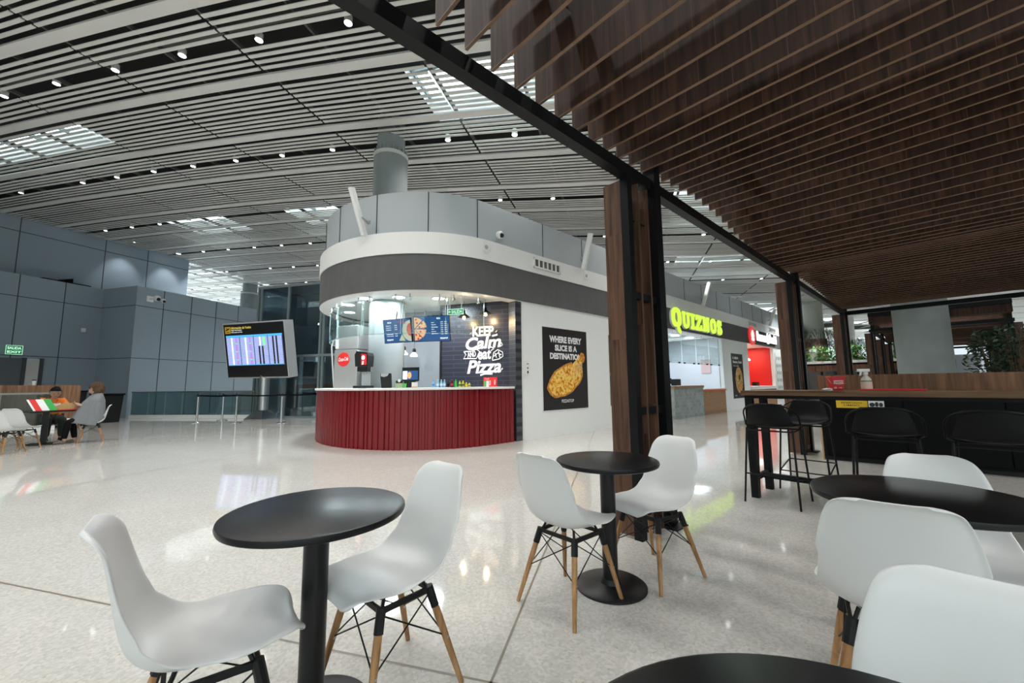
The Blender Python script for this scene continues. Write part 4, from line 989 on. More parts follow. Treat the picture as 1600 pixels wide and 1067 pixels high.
# stainless ice machine with red disc
Pb = fwd(538.5, 600, 8.75); im = thing('ice_machine', 'tall stainless ice machine with a red round logo disc at the left of the kiosk', 'machine', mtx=frame((Pb.x, Pb.y, 0), S2, UP))
slab(im, 'lower_cabinet', 'brushed', -.30, .05, .30, 2.02, -.5, 0, .008); slab(im, 'upper_cabinet', 'brushed', -.28, 2.03, .30, 2.56, -.5, -.01, .008)
slab(im, 'notice_card', 'white', -.28, 2.05, -.20, 2.25, -.008, .0)
mb = MB(); mb.lathe([(.155, .001), (.155, .006)], 40, (-.05, 1.80, 0)); lg = mb.build('red_disc', 'red_bright', im)
mb = MB(); text_in(mb, 'Coca-Cola', -.18, 1.765, .08, 1.85, .008, .025, shear=.35, rot=.08); mb.build('lettering', 'white_glow' if 0 else 'print_white', lg)
mb = MB(); mb.tube([(-.29, 2.3, -.1), (-.40, 2.25, -.08), (-.43, 2.1, -.06), (-.38, 1.7, -.05), (-.33, 1.2, -.06)], .016, 8); mb.build('hose', 'white', im, True)
# soft-drink dispenser
def bx(px, f, dp=None):
    dp = .12+max(0, f-7.0)*.5; k = 5.0
    while k < 12:
        P = fwd(px, 602, k)
        if P.y > KC.y and P.x < KX-dp: break
        if P.y <= KC.y and ((P.x-KC.x)/(KR-dp))**2+((P.y-KC.y)/(KR+KB-dp))**2 < 1: break
        k += .01
    return Vector((P.x, P.y, 1.165))
P = bx(569, 7.55); t = thing('drink_dispenser', 'black and red soft-drink dispenser on the counter beside the ice machine', 'dispenser', mtx=frame(P, (.75, .66, 0), UP))
mb = MB(); mb.prism([(-.13, .44), (-.15, .68), (-.11, .76), (.12, .73), (.145, .66), (.13, .44)], -.12, .16); mb.build('head', 'satin_black', t, False, .008)
mb = MB(); mb.prism([(.0, .47), (.0, .70), (.11, .69), (.12, .48)], .161, .166); mb.build('front_panel', 'red_glow', t)
mb = MB(); disc(mb, .045, .62, .035, .045, .168); mb.add([(.02, .48, .168), (.05, .48, .168), (.06, .55, .168), (.03, .55, .168)], [(0, 1, 2, 3)]); mb.build('panel_picture', 'white_glow', t)
slab(t, 'valve_block', 'black', -.10, .34, .12, .44, -.02, .12); slab(t, 'backsplash', 'steel', -.10, .03, .10, .34, -.12, -.08); slab(t, 'drip_tray', 'black', -.15, 0, .14, .05, -.14, .18)
mb = MB()
for k in range(4): mb.tube([(-.07+.05*k, .36, .06), (-.07+.05*k, .28, .07)], .010, 8)
mb.build('nozzle', 'steel', t)
# counter-top items
P = bx(603, 7.3); t = thing('napkin_dispenser', 'black slanted card terminal stand on the kiosk counter', 'terminal', mtx=frame(P, (.75, .66, 0), UP))
mb = MB(); mb.prism([(-.08, .0), (-.115, .29), (.09, .29), (.11, 0)], -.05, .04); mb.build('body', 'satin_black', t, False, .01)
mb = MB(); mb.prism([(-.09, .23), (-.095, .285), (.07, .285), (.05, .24), (-.02, .215)], .041, .045); mb.build('screen_glare', 'brushed', t)
P = bx(641, 7.75); t = thing('order_monitor', 'black order monitor showing a pizza menu on the kiosk counter', 'monitor', mtx=frame(P, (.82, .57, 0), UP))
slab(t, 'casing', 'black', -.18, .13, .18, .41, -.03, 0); slab(t, 'base', 'black', -.14, 0, .08, .13, -.08, .0); slab(t, 'display', 'screen_navy', -.165, .16, .165, .345, 0, .002); slab(t, 'display_panel', 'white_glow', -.165, .17, -.07, .335, .002, .003)
mb = MB(); disc(mb, -.02, .25, .045, .07, .004); mb.build('pizza_picture', pzp, t)
P = bx(624, 7.15); t = thing('counter_card', 'small dark sign with leafy print on the kiosk counter', 'card', mtx=frame(P, (.8, .6, 0), UP)); slab(t, 'card', mat('leafcard', (.35, .45, .25), .5, var=.6, scale=60), -.08, 0, .07, .09, 0, .01); slab(t, 'card_top', 'black', -.07, .09, .07, .14, 0, .01); mb = MB(); disc(mb, 0, .14, .03, .03, .011); mb.build('badge', 'print_white', t)
P = bx(632.5, 7.2); t = thing('cup', 'small green cup on the kiosk counter beside the leafy card', 'cup', P); mb = MB(); mb.lathe([(.025, 0), (.035, .085)], 20); mb.build('cup_body', mat('grn', (.05, .5, .05), .4), t, True)
P = bx(648, 7.1); t = thing('counter_card', 'small white stand-up card in front of the order monitor', 'card', mtx=frame(P, (.8, .6, 0), UP)); slab(t, 'card', 'white', -.06, 0, .06, .105, 0, .008); slab(t, 'card_foot', 'tan', -.06, 0, .06, .02, .0, .03)
# bottles
def bottle(px, f, r, h, mb_, mc, lab, lm=None, grp='bottles lined up on the kiosk counter'):
    P = bx(px, f); t = thing('drink_bottle', lab, 'bottle', P, group=grp)
    mb = MB(); mb.lathe([(r*.9, 0), (r, .01), (r, h*.55), (r*.9, h*.65), (r*.42, h*.85), (r*.42, h*.93)], 18); mb.build('body', mb_, t, True)
    mb = MB(); mb.lathe([(r*.48, h*.92), (r*.48, h)], 14); mb.build('cap', mc, t, True)
    mb = MB(); mb.lathe([(r*1.03, h*.22), (r*1.03, h*.5)], 18, capb=False, capt=False); mb.build('label', lm or mc, t, True)
wb = mat('water_bottle', (.25, .55, .75), .15); capb = mat('cap_blue', (.05, .25, .6), .4); cola = mat('cola', (.06, .01, .01), .2); gsoda = mat('green_soda', (.03, .45, .06), .2); juice = mat('juice', (.55, .45, .03), .3)
lb = mat('lab_light', (.6, .75, .85), .4)
for px, body, cap, h, lab, lm in ((677, wb, capb, .125, 'blue water bottle at the left end of the bottle row', capb), (684, wb, 'white', .135, 'second water bottle from the left in the bottle row', lb), (689.5, wb, 'white', .135, 'third water bottle from the left in the bottle row', lb), (694.5, wb, 'white', .135, 'fourth water bottle, next to the dark cola bottle', lb), (700, cola, 'matte_black', .11, 'dark cola bottle with a black cap in the bottle row', 'matte_black'), (706, cola, 'red', .135, 'dark cola bottle with a red cap in the bottle row', 'red'), (712, gsoda, gsoda, .135, 'bright green soda bottle in the bottle row', gsoda), (718.5, juice, 'yellow', .11, 'yellow-green juice bottle right of the green soda bottle', 'leaf'), (723.5, juice, 'yellow', .115, 'second yellow-green juice bottle, left of the white-capped one', 'leaf'), (728.5, juice, 'white', .085, 'small bottle with a white cap in the bottle row', 'yellow'), (733.5, juice, 'yellow', .075, 'shortest yellow bottle at the right end of the bottle row', 'leaf')):
    bottle(px, 7.0, .026, h*1.12, body, cap, lab, lm)
P = bx(766, 7.0); t = thing('pizza_box', 'upright red pizza box with Fresh lettering and green, white and red blocks on the counter', 'box', mtx=frame(P, (.85, .53, 0), UP))
slab(t, 'box_body', 'red_bright', -.15, 0, .14, .20, -.05, 0); mb = MB(); text_in(mb, 'Fresh', -.12, .145, -.02, .185, .002, .0, shear=.3); text_in(mb, 'PIZZA', -.055, .065, .045, .10, .002, .03, rot=PI/2); mb.v = [(x, y, z) for x, y, z in mb.v]; text_in(mb, 'PIZZA', .05, .08, .15, .11, .002, .03, rot=PI/2); mb.build('lettering', 'print_white', t)
slab(t, 'green_block', mat('flag_green', (.03, .4, .08), .5), -.14, 0, -.09, .125, 0, .0015); slab(t, 'white_block', 'white', -.085, 0, -.03, .125, 0, .0015)

# ================================================================== THE TWO FARTHER FOOD SHOPS
room_white = mat('shop_white', (.78, .83, .88), .4)
def shop(y0, y1, depth, mw, lab, mwall):
    t = thing('shop_interior', lab, 'shop', (KX, y0, 0)); L = y1-y0
    slab(t, 'back_wall', mwall, -depth-.1, 0, -depth, L, 0, 3.08)
    slab(t, 'side_wall', mwall, -depth, -.0, -.16, .03, 0, 3.08)
    slab(t, 'side_wall', mwall, -depth, L-.03, -.16, L, 0, 3.08)
    slab(t, 'shop_floor', 'white', -depth, 0.03, -.2, L-.03, 0.002, .01)
    return t
t = shop(12.95, 17.85, 3.2, None, 'bright white sandwich shop interior behind the tiled counter', room_white)
slab(t, 'opening_frame', 'brushed', -.10, 0, .0, .06, 1.0, 3.06)
for (a, b, c, d) in ((-1.0, .9, -.7, 1.2), (-1.0, 2.3, -.7, 2.6), (-2.0, 1.6, -1.7, 1.9), (-1.0, 3.6, -.7, 3.9), (-2.2, 3.2, -1.9, 3.5)):
    mb = MB(); mb.lathe([(.16, 3.05), (.16, 3.09)], 20, ((a+c)/2, (b+d)/2, 0)); mb.build('panel_light', 'lamp_soft', t)
slab(t, 'extractor_hood', 'brushed', -3.1, .1, -2.2, 1.9, 2.05, 2.85); mb = MB(); mb.prism([(-3.1, .2), (-2.4, .2), (-2.4, 1.7), (-3.1, 1.7)], 1.85, 2.05); mb.build('extractor_lip', 'brushed', t)
slab(t, 'notice_board', 'white', -3.19, 1.2, -3.17, 1.6, 1.25, 1.5); slab(t, 'notice_board', 'white', -3.19, 1.2, -3.17, 1.6, 1.6, 1.85)
slab(t, 'red_notice', mat('rednotice', (.75, .55, .55), .5), -.9, 4.84, -.5, 4.865, 1.6, 2.2)
slab(t, 'work_bench', 'brushed', -2.6, 2.0, -2.0, 4.0, .1, 1.15); slab(t, 'till', 'black', -1.0, 2.2, -.8, 2.6, 1.1, 1.35); slab(t, 'till', 'black', -1.9, 3.4, -1.7, 3.7, 1.16, 1.40)
exitsign(frame((-8.6, 15.2, 2.15), YU, UP), .75, .12, 'small green exit sign inside the sandwich shop', 'SALIDA')
c = thing('shop_counter', 'grey tiled and wooden counter of the sandwich shop with an orange edge', 'counter', (KX, 12.95, 0))
slab(c, 'tiled_front', 'tile_grey', -.45, 0.0, .14, 2.35, 0, 1.02); slab(c, 'wood_top', 'oak_light', -.5, 0, .17, 2.37, 1.02, 1.10)
slab(c, 'wood_front', 'oak_light', -.45, 2.35, .02, 4.9, 0, .88); slab(c, 'orange_edge', mat('orange_edge', (.75, .13, .03), .4), -.5, 2.35, .06, 4.92, .88, .93); slab(c, 'white_top', 'white', -.5, 2.35, .05, 4.92, .93, .97)
for k in range(4):
    g = thing('glass_screen', ['glass screen at the left of the sandwich shop counter', 'second glass screen from the left over the sandwich shop counter', 'third glass screen from the left over the sandwich shop counter', 'rightmost glass screen of the sandwich shop counter'][k], 'glass screen', (KX-.1, 12.98+1.22*k, 0)); slab(g, 'pane', 'glass', 0, .05, .012, 1.2, 1.9, 2.95)
    mb = MB(); mb.tube([(0, .6, 2.95), (0, .6, 3.08)], .012, 6); mb.build('hanger', 'steel', g)
    for yy in (.2, 1.0): mb = MB(); mb.cbox((.006, yy, 1.92), (.05, .05, .05)); mb.build('clamp', 'matte_black', g)
for y in (14.2, 16.4): area((KX-1.2, y, 3.02), (0, 0, 0), 1.6, 1.2, 34, (.84, .92, 1), 'shop_light')
t = shop(21.05, 25.2, 3.0, None, 'red-walled ramen and sushi shop interior', 'red_bright')
slab(t, 'white_upper_wall', 'wall_white', -2.98, .1, -2.9, 2.2, 1.95, 3.05)
for k in range(6):
    mb = MB(); mb.lathe([(.09, 0), (.07, .08), (.02, .12)], 16, (-.8-.5*(k % 2), .5+.55*k, 2.35)); mb.build('shop_lamp', 'lamp_warm' if k % 2 else 'lamp_soft', t, True)
slab(t, 'till', 'black', -.9, 1.0, -.7, 1.4, 1.0, 1.32); slab(t, 'till', 'black', -1.2, 2.3, -1.0, 2.6, 1.0, 1.35); slab(t, 'till', 'black', -.8, 3.0, -.6, 3.5, 1.0, 1.2)
c = thing('shop_counter', 'white topped ramen shop counter with a wooden front', 'counter', (KX, 21.05, 0)); slab(c, 'wood_front', 'oak_light', -.4, 0, .02, 4.15, 0, .85); slab(c, 'white_top', 'white', -.9, 0, .06, 4.15, .85, 1.0)
for y in (22.2, 24.2): area((KX-1.2, y, 3.02), (0, 0, 0), 1.2, 1.0, 22, (1, .9, .8), 'shop_light')
p = wallroot('dotted_panel', 'pale wall panel with green leaf dots right of the ramen shop', 'panel', 25.5, .3, KX+.002); slab(p, 'panel', 'wall_white', 0, 0, 1.6, 2.5, 0, .02)
mb = MB()
for k in range(30): disc(mb, .15+.32*(k % 5)+.06*((k//5) % 2), .2+.4*(k//5), .07, .11, .022, 10)
mb.build('leaf_print', 'leaf', p)

# ================================================================== LEFT BACKGROUND
# flight information board
D0 = on_z(410, 655); ds, dt = D0.x*.852+D0.y*.523, -D0.x*.523+D0.y*.852
db = thing('flight_information_board', 'large tilted flight information screen on a steel pole', 'screen', (D0.x, D0.y, 0))
t = db
mb = MB(); mb.lathe([(.17, .35), (.17, 2.9)], 40); mb.build('pole', 'steel', db, True)
mb = MB(); a, b = .42, .175; mb.v = []; mb.add([(-a, -a, .03), (a, -a, .03), (a, a, .03), (-a, a, .03), (-b, -b, .34), (b, -b, .34), (b, b, .34), (-b, b, .34)], [(0, 1, 2, 3), (4, 5, 6, 7), (0, 1, 5, 4), (1, 2, 6, 5), (2, 3, 7, 6), (3, 0, 4, 7)]); mb.box((-a, -a, 0), (a, a, .03)); o = mb.build('base_cone', 'chrome', db); o.rotation_euler = (0, 0, math.radians(31.5))
V = (UP-T2*.175).normalized(); fr = frame(-S2*1.62-T2*.16+UP*1.60, S2, V)
def bpart(name, m, x0, y0, x1, y1, z0, z1, par=None):
    mb = MB(); mb.box((x0, y0, z0), (x1, y1, z1)); o = mb.build(name, m); o.matrix_world = fr; o.parent = db; return o
BW, BH = 2.88, 2.05
M['casing_grey'] = mat('casing_grey', (.50, .52, .54), .4)
o = bpart('casing', 'casing_grey', -.05, -.05, BW+.05, BH+.05, -.42, -.01)
bpart('bezel', 'print_black', 0, 0, BW, BH, -.01, 0)
cols = {'scr_blue': (.10, .16, .42), 'scr_line': (.45, .52, .85), 'scr_head': (.08, .45, .80), 'scr_white': (.85, .95, 1.0), 'scr_purple': (.55, .25, .75), 'scr_green': (.25, .80, .35)}
for k, c in cols.items(): M[k] = emit(k, c, 1.0)
bpart('display', 'scr_blue', .09, .46, BW-.09, 1.62, 0, .004)
mb = MB(); hd = MB(); wl = MB(); pu = MB(); gr = MB(); bk = MB()
cw = (BW-.18)/4
for k in range(4):
    x0 = .09+cw*k; hd.box((x0, 1.54, .004), (x0+cw-.02, 1.62, .006))
    for r in range(20):
        y = .50+.052*r; mb.box((x0+.01, y, .004), (x0+cw-.03, y+.036, .006))
    bk.box((x0+cw-.022, .47, .006), (x0+cw-.004, 1.54, .008))
    if k < 2:
        wl2 = MB(); wl2.box((x0+.24, .49, .006), (x0+.31, 1.53, .009)); o = wl2.build('time_column', 'scr_white'); o.matrix_world = fr; o.parent = db
        for r in range(20):
            if r % 6 != 3: pu.box((x0+.44, .50+.052*r, .006), (x0+.54, .54+.052*r, .009))
            else: gr.box((x0+.44, .50+.052*r, .006), (x0+.54, .54+.052*r, .009))
    if k == 2: wl.box((x0+.26, 1.2, .006), (x0+.33, 1.53, .009)); gr.box((x0+.42, 1.2, .006), (x0+.54, 1.53, .009)); bk.box((x0+.2, .49, .006), (x0+.27, 1.18, .009)); bk.box((x0+.36, .49, .006), (x0+.43, 1.18, .009))
    if k == 3: bk.box((x0+.2, .49, .006), (x0+.27, 1.53, .009)); bk.box((x0+.36, .49, .006), (x0+.43, 1.53, .009))
hd.box((.09, .46, .004), (BW-.09, .49, .006))
for n_, b_, m_ in (('table_row', mb, 'scr_line'), ('table_header', hd, 'scr_head'), ('time_column', wl, 'scr_white'), ('purple_column', pu, 'scr_purple'), ('green_column', gr, 'scr_green'), ('column_gap', bk, 'print_black')):
    o = b_.build(n_, m_); o.matrix_world = fr; o.parent = db
o = bpart('pictogram', 'yellow', .07, 1.70, .34, 1.96, 0, .005)
mb = MB(); mb.prism([(.11, 1.80), (.29, 1.86), (.30, 1.90), (.27, 1.91), (.22, 1.885), (.15, 1.92), (.13, 1.91), (.18, 1.87), (.14, 1.845), (.11, 1.85)], .005, .009); mb.box((.12, 1.745, .005), (.29, 1.765, .008)); o = mb.build('plane_icon', 'print_black'); o.matrix_world = fr; o.parent = db
mb = MB(); text_in(mb, 'Información de Vuelos', .38, 1.86, 1.36, 1.96, .004, .01); o = mb.build('lettering', emit('amber_text', (.85, .65, .1), .8)); o.matrix_world = fr; o.parent = db
mb = MB(); text_in(mb, 'Flight Information', .38, 1.785, .90, 1.84, .004, .0); text_in(mb, 'Informação de Voo', .38, 1.71, .92, 1.765, .004, .0); o = mb.build('lettering', 'white_glow'); o.matrix_world = fr; o.parent = db

# stanchions with belts
sp = [on_z(307, 661), on_z(347, 657), on_z(368, 661), on_z(439, 661)]
labs = ['steel queue post farthest left', 'steel queue post second from the left, set farther back', 'steel queue post left of the flight board pole', 'steel queue post right of the flight board pole']
s0 = thing('queue_post', labs[0], 'queue post', sp[0], group='steel queue posts before the glass lift')
mb = MB(); mb.lathe([(.175, 0), (.175, .015), (.15, .028), (.03, .04)], 32); mb.build('base', 'chrome', s0, True)
mb = MB(); mb.lathe([(.032, .03), (.032, .90)], 20); mb.build('post', 'chrome', s0, True)
mb = MB(); mb.lathe([(.036, .90), (.036, .985), (.03, .99)], 20); mb.build('belt_head', 'satin_black', s0, True)
for i in range(1, 4): o = copy_tree(s0); o.location = sp[i]; tag(o, labs[i])
def belt(a, b, lab):
    d = (b-a).normalized()*.035; mb = MB(); n = 8; pts = [a+d+(b-a-2*d)*i/n-UP*(.02*math.sin(PI*i/n)) for i in range(n+1)]
    for p, q in zip(pts, pts[1:]): mb.bar(p+UP*.94, q+UP*.94, .006, .05, (0, 0, 1))
    tag(mb.build('queue_belt', 'matte_black'), lab, 'belt', 'black retractable queue belts')
Pel = on_z(500, 655)
belt(sp[0], sp[2], 'black queue belt from the leftmost queue post to the post beside the pole'); belt(sp[1], sp[2], 'short black queue belt from the rear queue post'); belt(sp[2], sp[3], 'black queue belt running across the flight board pole'); belt(sp[3], Pel, 'black queue belt running from the right queue post towards the kiosk')

# glass lift shaft
el = thing('glass_lift', 'tall glass lift shaft with grey-green steel frame behind the kiosk', 'lift', mtx=frame(st(-14.55, 12.75), S2, UP))
W_, H_ = 6.0, 5.35
mb = MB()
for x in (0, .16, 1.55, 3.15, 3.30, 4.8, 6.0): mb.box((x-.04, 0, -.06), (x+.04, H_, .04))
for y in (.03, 2.42, H_-.05): mb.box((0, y-.045, -.05), (W_, y+.045, .05))
for z in (-2.6,):
    for x in (0, 1.55, 3.2, 4.8, 6.0): mb.box((x-.04, 0, z-.05), (x+.04, H_, z+.05))
    mb.box((0, H_-.1, z), (W_, H_, z+.08))
for x in (0, 3.2, 6.0): mb.box((x-.04, H_-.1, -2.6), (x+.04, H_, 0)); mb.box((x-.04, 2.37, -2.6), (x+.04, 2.46, 0))
mb.build('steel_frame', 'frame_grey', el)
for x0, x1 in ((.16, 1.55), (1.55, 3.15), (3.3, 4.8), (4.8, 6.0)):
    for y0, y1 in ((.08, 2.38), (2.46, H_-.1)): slab(el, 'glass_pane', 'glass_dark', x0+.04, y0, x1-.04, y1, -.012, 0)
slab(el, 'side_glass', 'glass_dark', -.006, .08, .006, H_-.1, -2.55, -.06)
slab(el, 'roof_plate', 'frame_grey', 0, H_-.06, W_, H_, -2.6, 0)
lm = mat('lift_blue', (.16, .21, .26), .4); lm2 = mat('lift_dark', (.06, .075, .09), .5)
ld = bpy.data.lights.new('lift_shaft_fill', 'POINT'); ld.energy = 90; ld.shadow_soft_size = .3; ld.color = (.8, .93, 1); lo = bpy.data.objects.new('lift_shaft_fill', ld); COL.objects.link(lo); lo.location = st(-11.5, 14.2, 4.9)  # point lamp added inside the shaft to lift its dark interior
slab(el, 'lift_car', lm, .9, 2.55, 2.4, 4.6, -2.2, -1.0); slab(el, 'guide_rail', lm2, .35, 0, .75, H_-.1, -1.5, -1.2); slab(el, 'guide_rail', lm2, 2.55, 0, 2.85, H_-.1, -1.2, -1.0)
slab(el, 'lift_door', lm, 1.0, .0, 1.5, 2.3, -1.6, -1.5); slab(el, 'machinery', lm2, 2.3, 2.9, 3.0, 3.2, -.9, -.5); slab(el, 'machinery', lm2, 2.5, 3.2, 2.8, 3.7, -.9, -.5); slab(el, 'machinery', lm2, 3.5, 2.8, 4.4, 3.3, -1.2, -.6); slab(el, 'machinery', lm2, 3.6, .9, 4.3, 1.8, -1.2, -.6)
slab(el, 'counterweight', lm2, 2.45, .2, 2.75, 2.2, -.8, -.5); slab(el, 'light_strip', 'lamp_soft', 2.5, 3.72, 2.6, 3.8, -.6, -.55)
slab(el, 'yellow_panel', 'amber', 3.4, 0.05, 4.7, 1.15, -.5, -.45)
slab(el, 'shaft_back', mat('shaft_back', (.30, .38, .42), .4, var=.3, scale=.8), 1.6, 0, 6.0, H_-.2, -2.52, -2.48)

# glass railings
def railing(a, b, h, lab, n):
    a = Vector((a.x, a.y, 0)); b = Vector((b.x, b.y, 0)); L = (b-a).length; t = thing('glass_railing', lab, 'railing', mtx=frame(a, b-a, UP))
    slab(t, 'kerb', 'wall_white', 0, 0, L, .12, -.12, .02); 
    for k in range(n): slab(t, 'glass_panel', 'glass_rail', L*k/n+.01, .10, L*(k+1)/n-.01, h-.03, -.055, -.043)
    mb = MB(); mb.box((0, h-.05, -.08), (L, h, -.02)); mb.build('handrail', 'steel', t)
    mb = MB()
    for k in range(n+1): mb.box((L*k/n-.015, .1, -.075), (L*k/n+.015, h-.03, -.06))
    mb.build('baluster', 'steel', t)
    return t
railing(on_z(201, 653), on_z(392, 653), 1.08, 'long glass railing in front of the left grey wall, behind the queue posts', 7)
railing(st(-16.6, 4.5), st(-16.8, 8.0), 1.12, 'glass railing at the far left behind the seated people', 3)
slab(thing('blue_step', 'pale blue block seen through the far left glass railing', 'block', mtx=frame(st(-17.25, 4.6), T2, UP)), 'block_body', mat('pale_blue', (.25, .45, .50), .4), 0, 0, 2.4, .62, 0, .3)
# wooden partition and cup, bins
wp = thing('wood_partition', 'low wooden partition behind the seated people at the left', 'partition', mtx=frame(st(-17.3, 3.4), T2, UP))
slab(wp, 'panel', wood('oak_z', (.17, .085, .045), (.36, .20, .115), 'Y', .25, 'X', .45, .12), 0, .08, 5.38, 1.34, -.2, 0); slab(wp, 'plinth', 'black', .02, 0, 5.36, .08, -.18, -.02); slab(wp, 'cap_strip', 'red', 0, 1.34, 3.6, 1.352, -.2, 0)
cup = thing('paper_cup', 'white paper cup with black lid on the wooden partition', 'cup', st(-17.4, 7.72, 1.34)); mb = MB(); mb.lathe([(.033, 0), (.045, .14)], 20); mb.build('cup_body', 'print_white', cup, True); mb = MB(); mb.lathe([(.047, .14), (.047, .155), (.04, .17)], 20); mb.build('lid', 'black', cup, True)
def bin_(P, w_, h_, lab):
    t = thing('waste_bin', lab, 'bin', mtx=frame(P, T2, UP)); mb = MB(); a = w_/2
    mb.add([(-a*.85, 0, -.3), (a*.85, 0, -.3), (a*.85, 0, .3), (-a*.85, 0, .3), (-a, h_, -.35), (a, h_, -.35), (a, h_, .35), (-a, h_, .35)], [(0, 1, 2, 3), (4, 5, 6, 7), (0, 1, 5, 4), (1, 2, 6, 5), (2, 3, 7, 6), (3, 0, 4, 7)]); mb.build('bin_body', 'satin_black', t, False, .02)
    mb = MB(); mb.box((-a-.03, h_, -.38), (a+.03, h_+.06, .38)); mb.build('lid', 'matte_black', t, False, .02)
bin_(st(-18.3, 10.05), .62, .98, 'large black waste bin right of the seated woman'); bin_(st(-18.6, 9.15), .6, 1.10, 'black waste bin behind the seated woman, nearest the wooden partition')
exitsign(frame(st(-22.05, 8.93, 2.53), T2, UP), .44, .34, 'green SALIDA EXIT sign on the far left wall', 'EXIT', False)
mb = MB(); text_in(mb, 'SALIDA', .04, .19, .40, .29, .033, .03); es = mb.build('lettering', 'exit_white', [o for o in bpy.data.objects if o.get('label', '').startswith('green SALIDA EXIT')][0])
for ch in kids(es.parent):
    if ch.name.startswith('lettering') and ch is not es:
        for v in ch.data.vertices:
            if .05 < v.co.y < .30 and .02 < v.co.x < .42 and v.co.z < .0325: v.co.y = .05+(v.co.y-.07)*.45
w_ = thing('wall_box', 'small white square box on the far left grey wall', 'box', mtx=frame(st(-22.08, 11.1-.1, 3.62), T2, UP)); slab(w_, 'box_body', 'white', 0, 0, .14, .16, 0, .06, .01)
w_ = thing('floodlight', 'black fitting lying on the ledge of the left wall', 'fitting', mtx=frame(st(-22.3, 10.2, ZL), T2, UP)); slab(w_, 'rail', 'matte_black', -.4, 0, 1.1, .08, -.2, 0); mb = MB(); mb.prism([(0, .08), (.5, .26), (.5, .08)], -.2, 0); mb.build('head', 'matte_black', w_)
for t_ in (12.75, 14.55):   # wall-washing spots by the upper wall
    s_ = -24.6+2.0*(t_+4)/19.4; P = st(s_+.75, t_-.2, zc(s_)+.0)
    o = copy_tree(dl); o.location = P
    ld = bpy.data.lights.new('wall_washer_beam', 'SPOT'); ld.energy = 120; ld.spot_size = 1.2; ld.spot_blend = .8; ld.shadow_soft_size = .05; lo = bpy.data.objects.new('wall_washer_beam', ld); COL.objects.link(lo); lo.location = P-Vector((0, 0, .02)); lo.rotation_euler = Vector((S2.x, S2.y, 3.2)).to_track_quat('Z', 'Y').to_euler()

# ================================================================== SEATED PEOPLE, THEIR TABLE AND CHAIRS
G3 = 'white shell chairs at the far left tables'
chair(-13.5, -.86, 182, 'white shell chair the woman in the grey shawl sits on', G3)
chair(-15.2, -1.33, 185, 'empty white shell chair between the boy and the woman', G3)
chair(-12.3, -1.93, 55, 'leftmost white shell chair at the edge of the photo, nearest the camera', G3)
chair(-13.0, -1.83, 58, 'white shell chair with its back to the camera at the people\'s table', G3)
chair(-14.1, -2.3, -40, 'white shell chair half hidden behind the pizza box at the left', G3)
lt = thing('cafe_table', 'black cafe table with a pizza box where the boy and the woman sit', 'table', (-13.72, -1.60, 0))
mb = MB(); mb.box((-.42, -.42, .71), (.42, .42, .74)); mb.build('tabletop', 'tabletop', lt, False, .008).rotation_euler = (0, 0, .5); mb = MB(); mb.box((-.05, -.05, .02), (.05, .05, .71)); mb.build('column', 'satin_black', lt); mb = MB(); mb.lathe([(.28, 0), (.28, .015), (.05, .03)], 32); mb.build('base_plate', 'satin_black', lt, True)
tr = thing('serving_tray', 'red serving tray under the cardboard box on the people\'s table', 'tray', (-13.60, -1.30, .742), 1.5); slab(tr, 'tray_body', 'red', -.26, -.17, .2, .17, 0, .018, .006)
pbx = thing('pizza_box', 'open pizza box lid striped red, white and green on the people\'s table', 'box', mtx=frame((-13.42, -1.60, .745), (-.1, 1, 0), (-.35, 0, .94)))
fl_ = mat('flag_green2', (.03, .38, .07), .5)
def para(x0, x1, z): return [(x0-.12, .26), (x0, 0), (x1, 0), (x1-.12, .26)]
mb = MB(); mb.prism(para(-.12, -.03, 0), 0, .012); mb.build('lid_red', 'red_bright', pbx)
mb = MB(); mb.prism(para(-.03, .08, 0), 0, .012); mb.build('lid_white', 'print_white', pbx)
mb = MB(); mb.prism(para(.08, .19, 0), 0, .012); mb.build('lid_green', fl_, pbx)
mb = MB(); mb.prism(para(-.155, -.122, 0), -.004, .010); mb.build('lid_side', 'print_white', pbx)
kb_ = thing('cardboard_box', 'brown cardboard food box in front of the boy', 'box', mtx=frame((-13.55, -1.30, .76), (-.1, 1, 0), UP)); mb = MB(); mb.prism([(-.12, 0), (-.15, .07), (-.02, .15), (.05, .13), (.12, .14), (.14, .08), (.12, 0)], -.1, .08); mb.build('box_body', mat('kraft', (.45, .29, .12), .7), kb_)

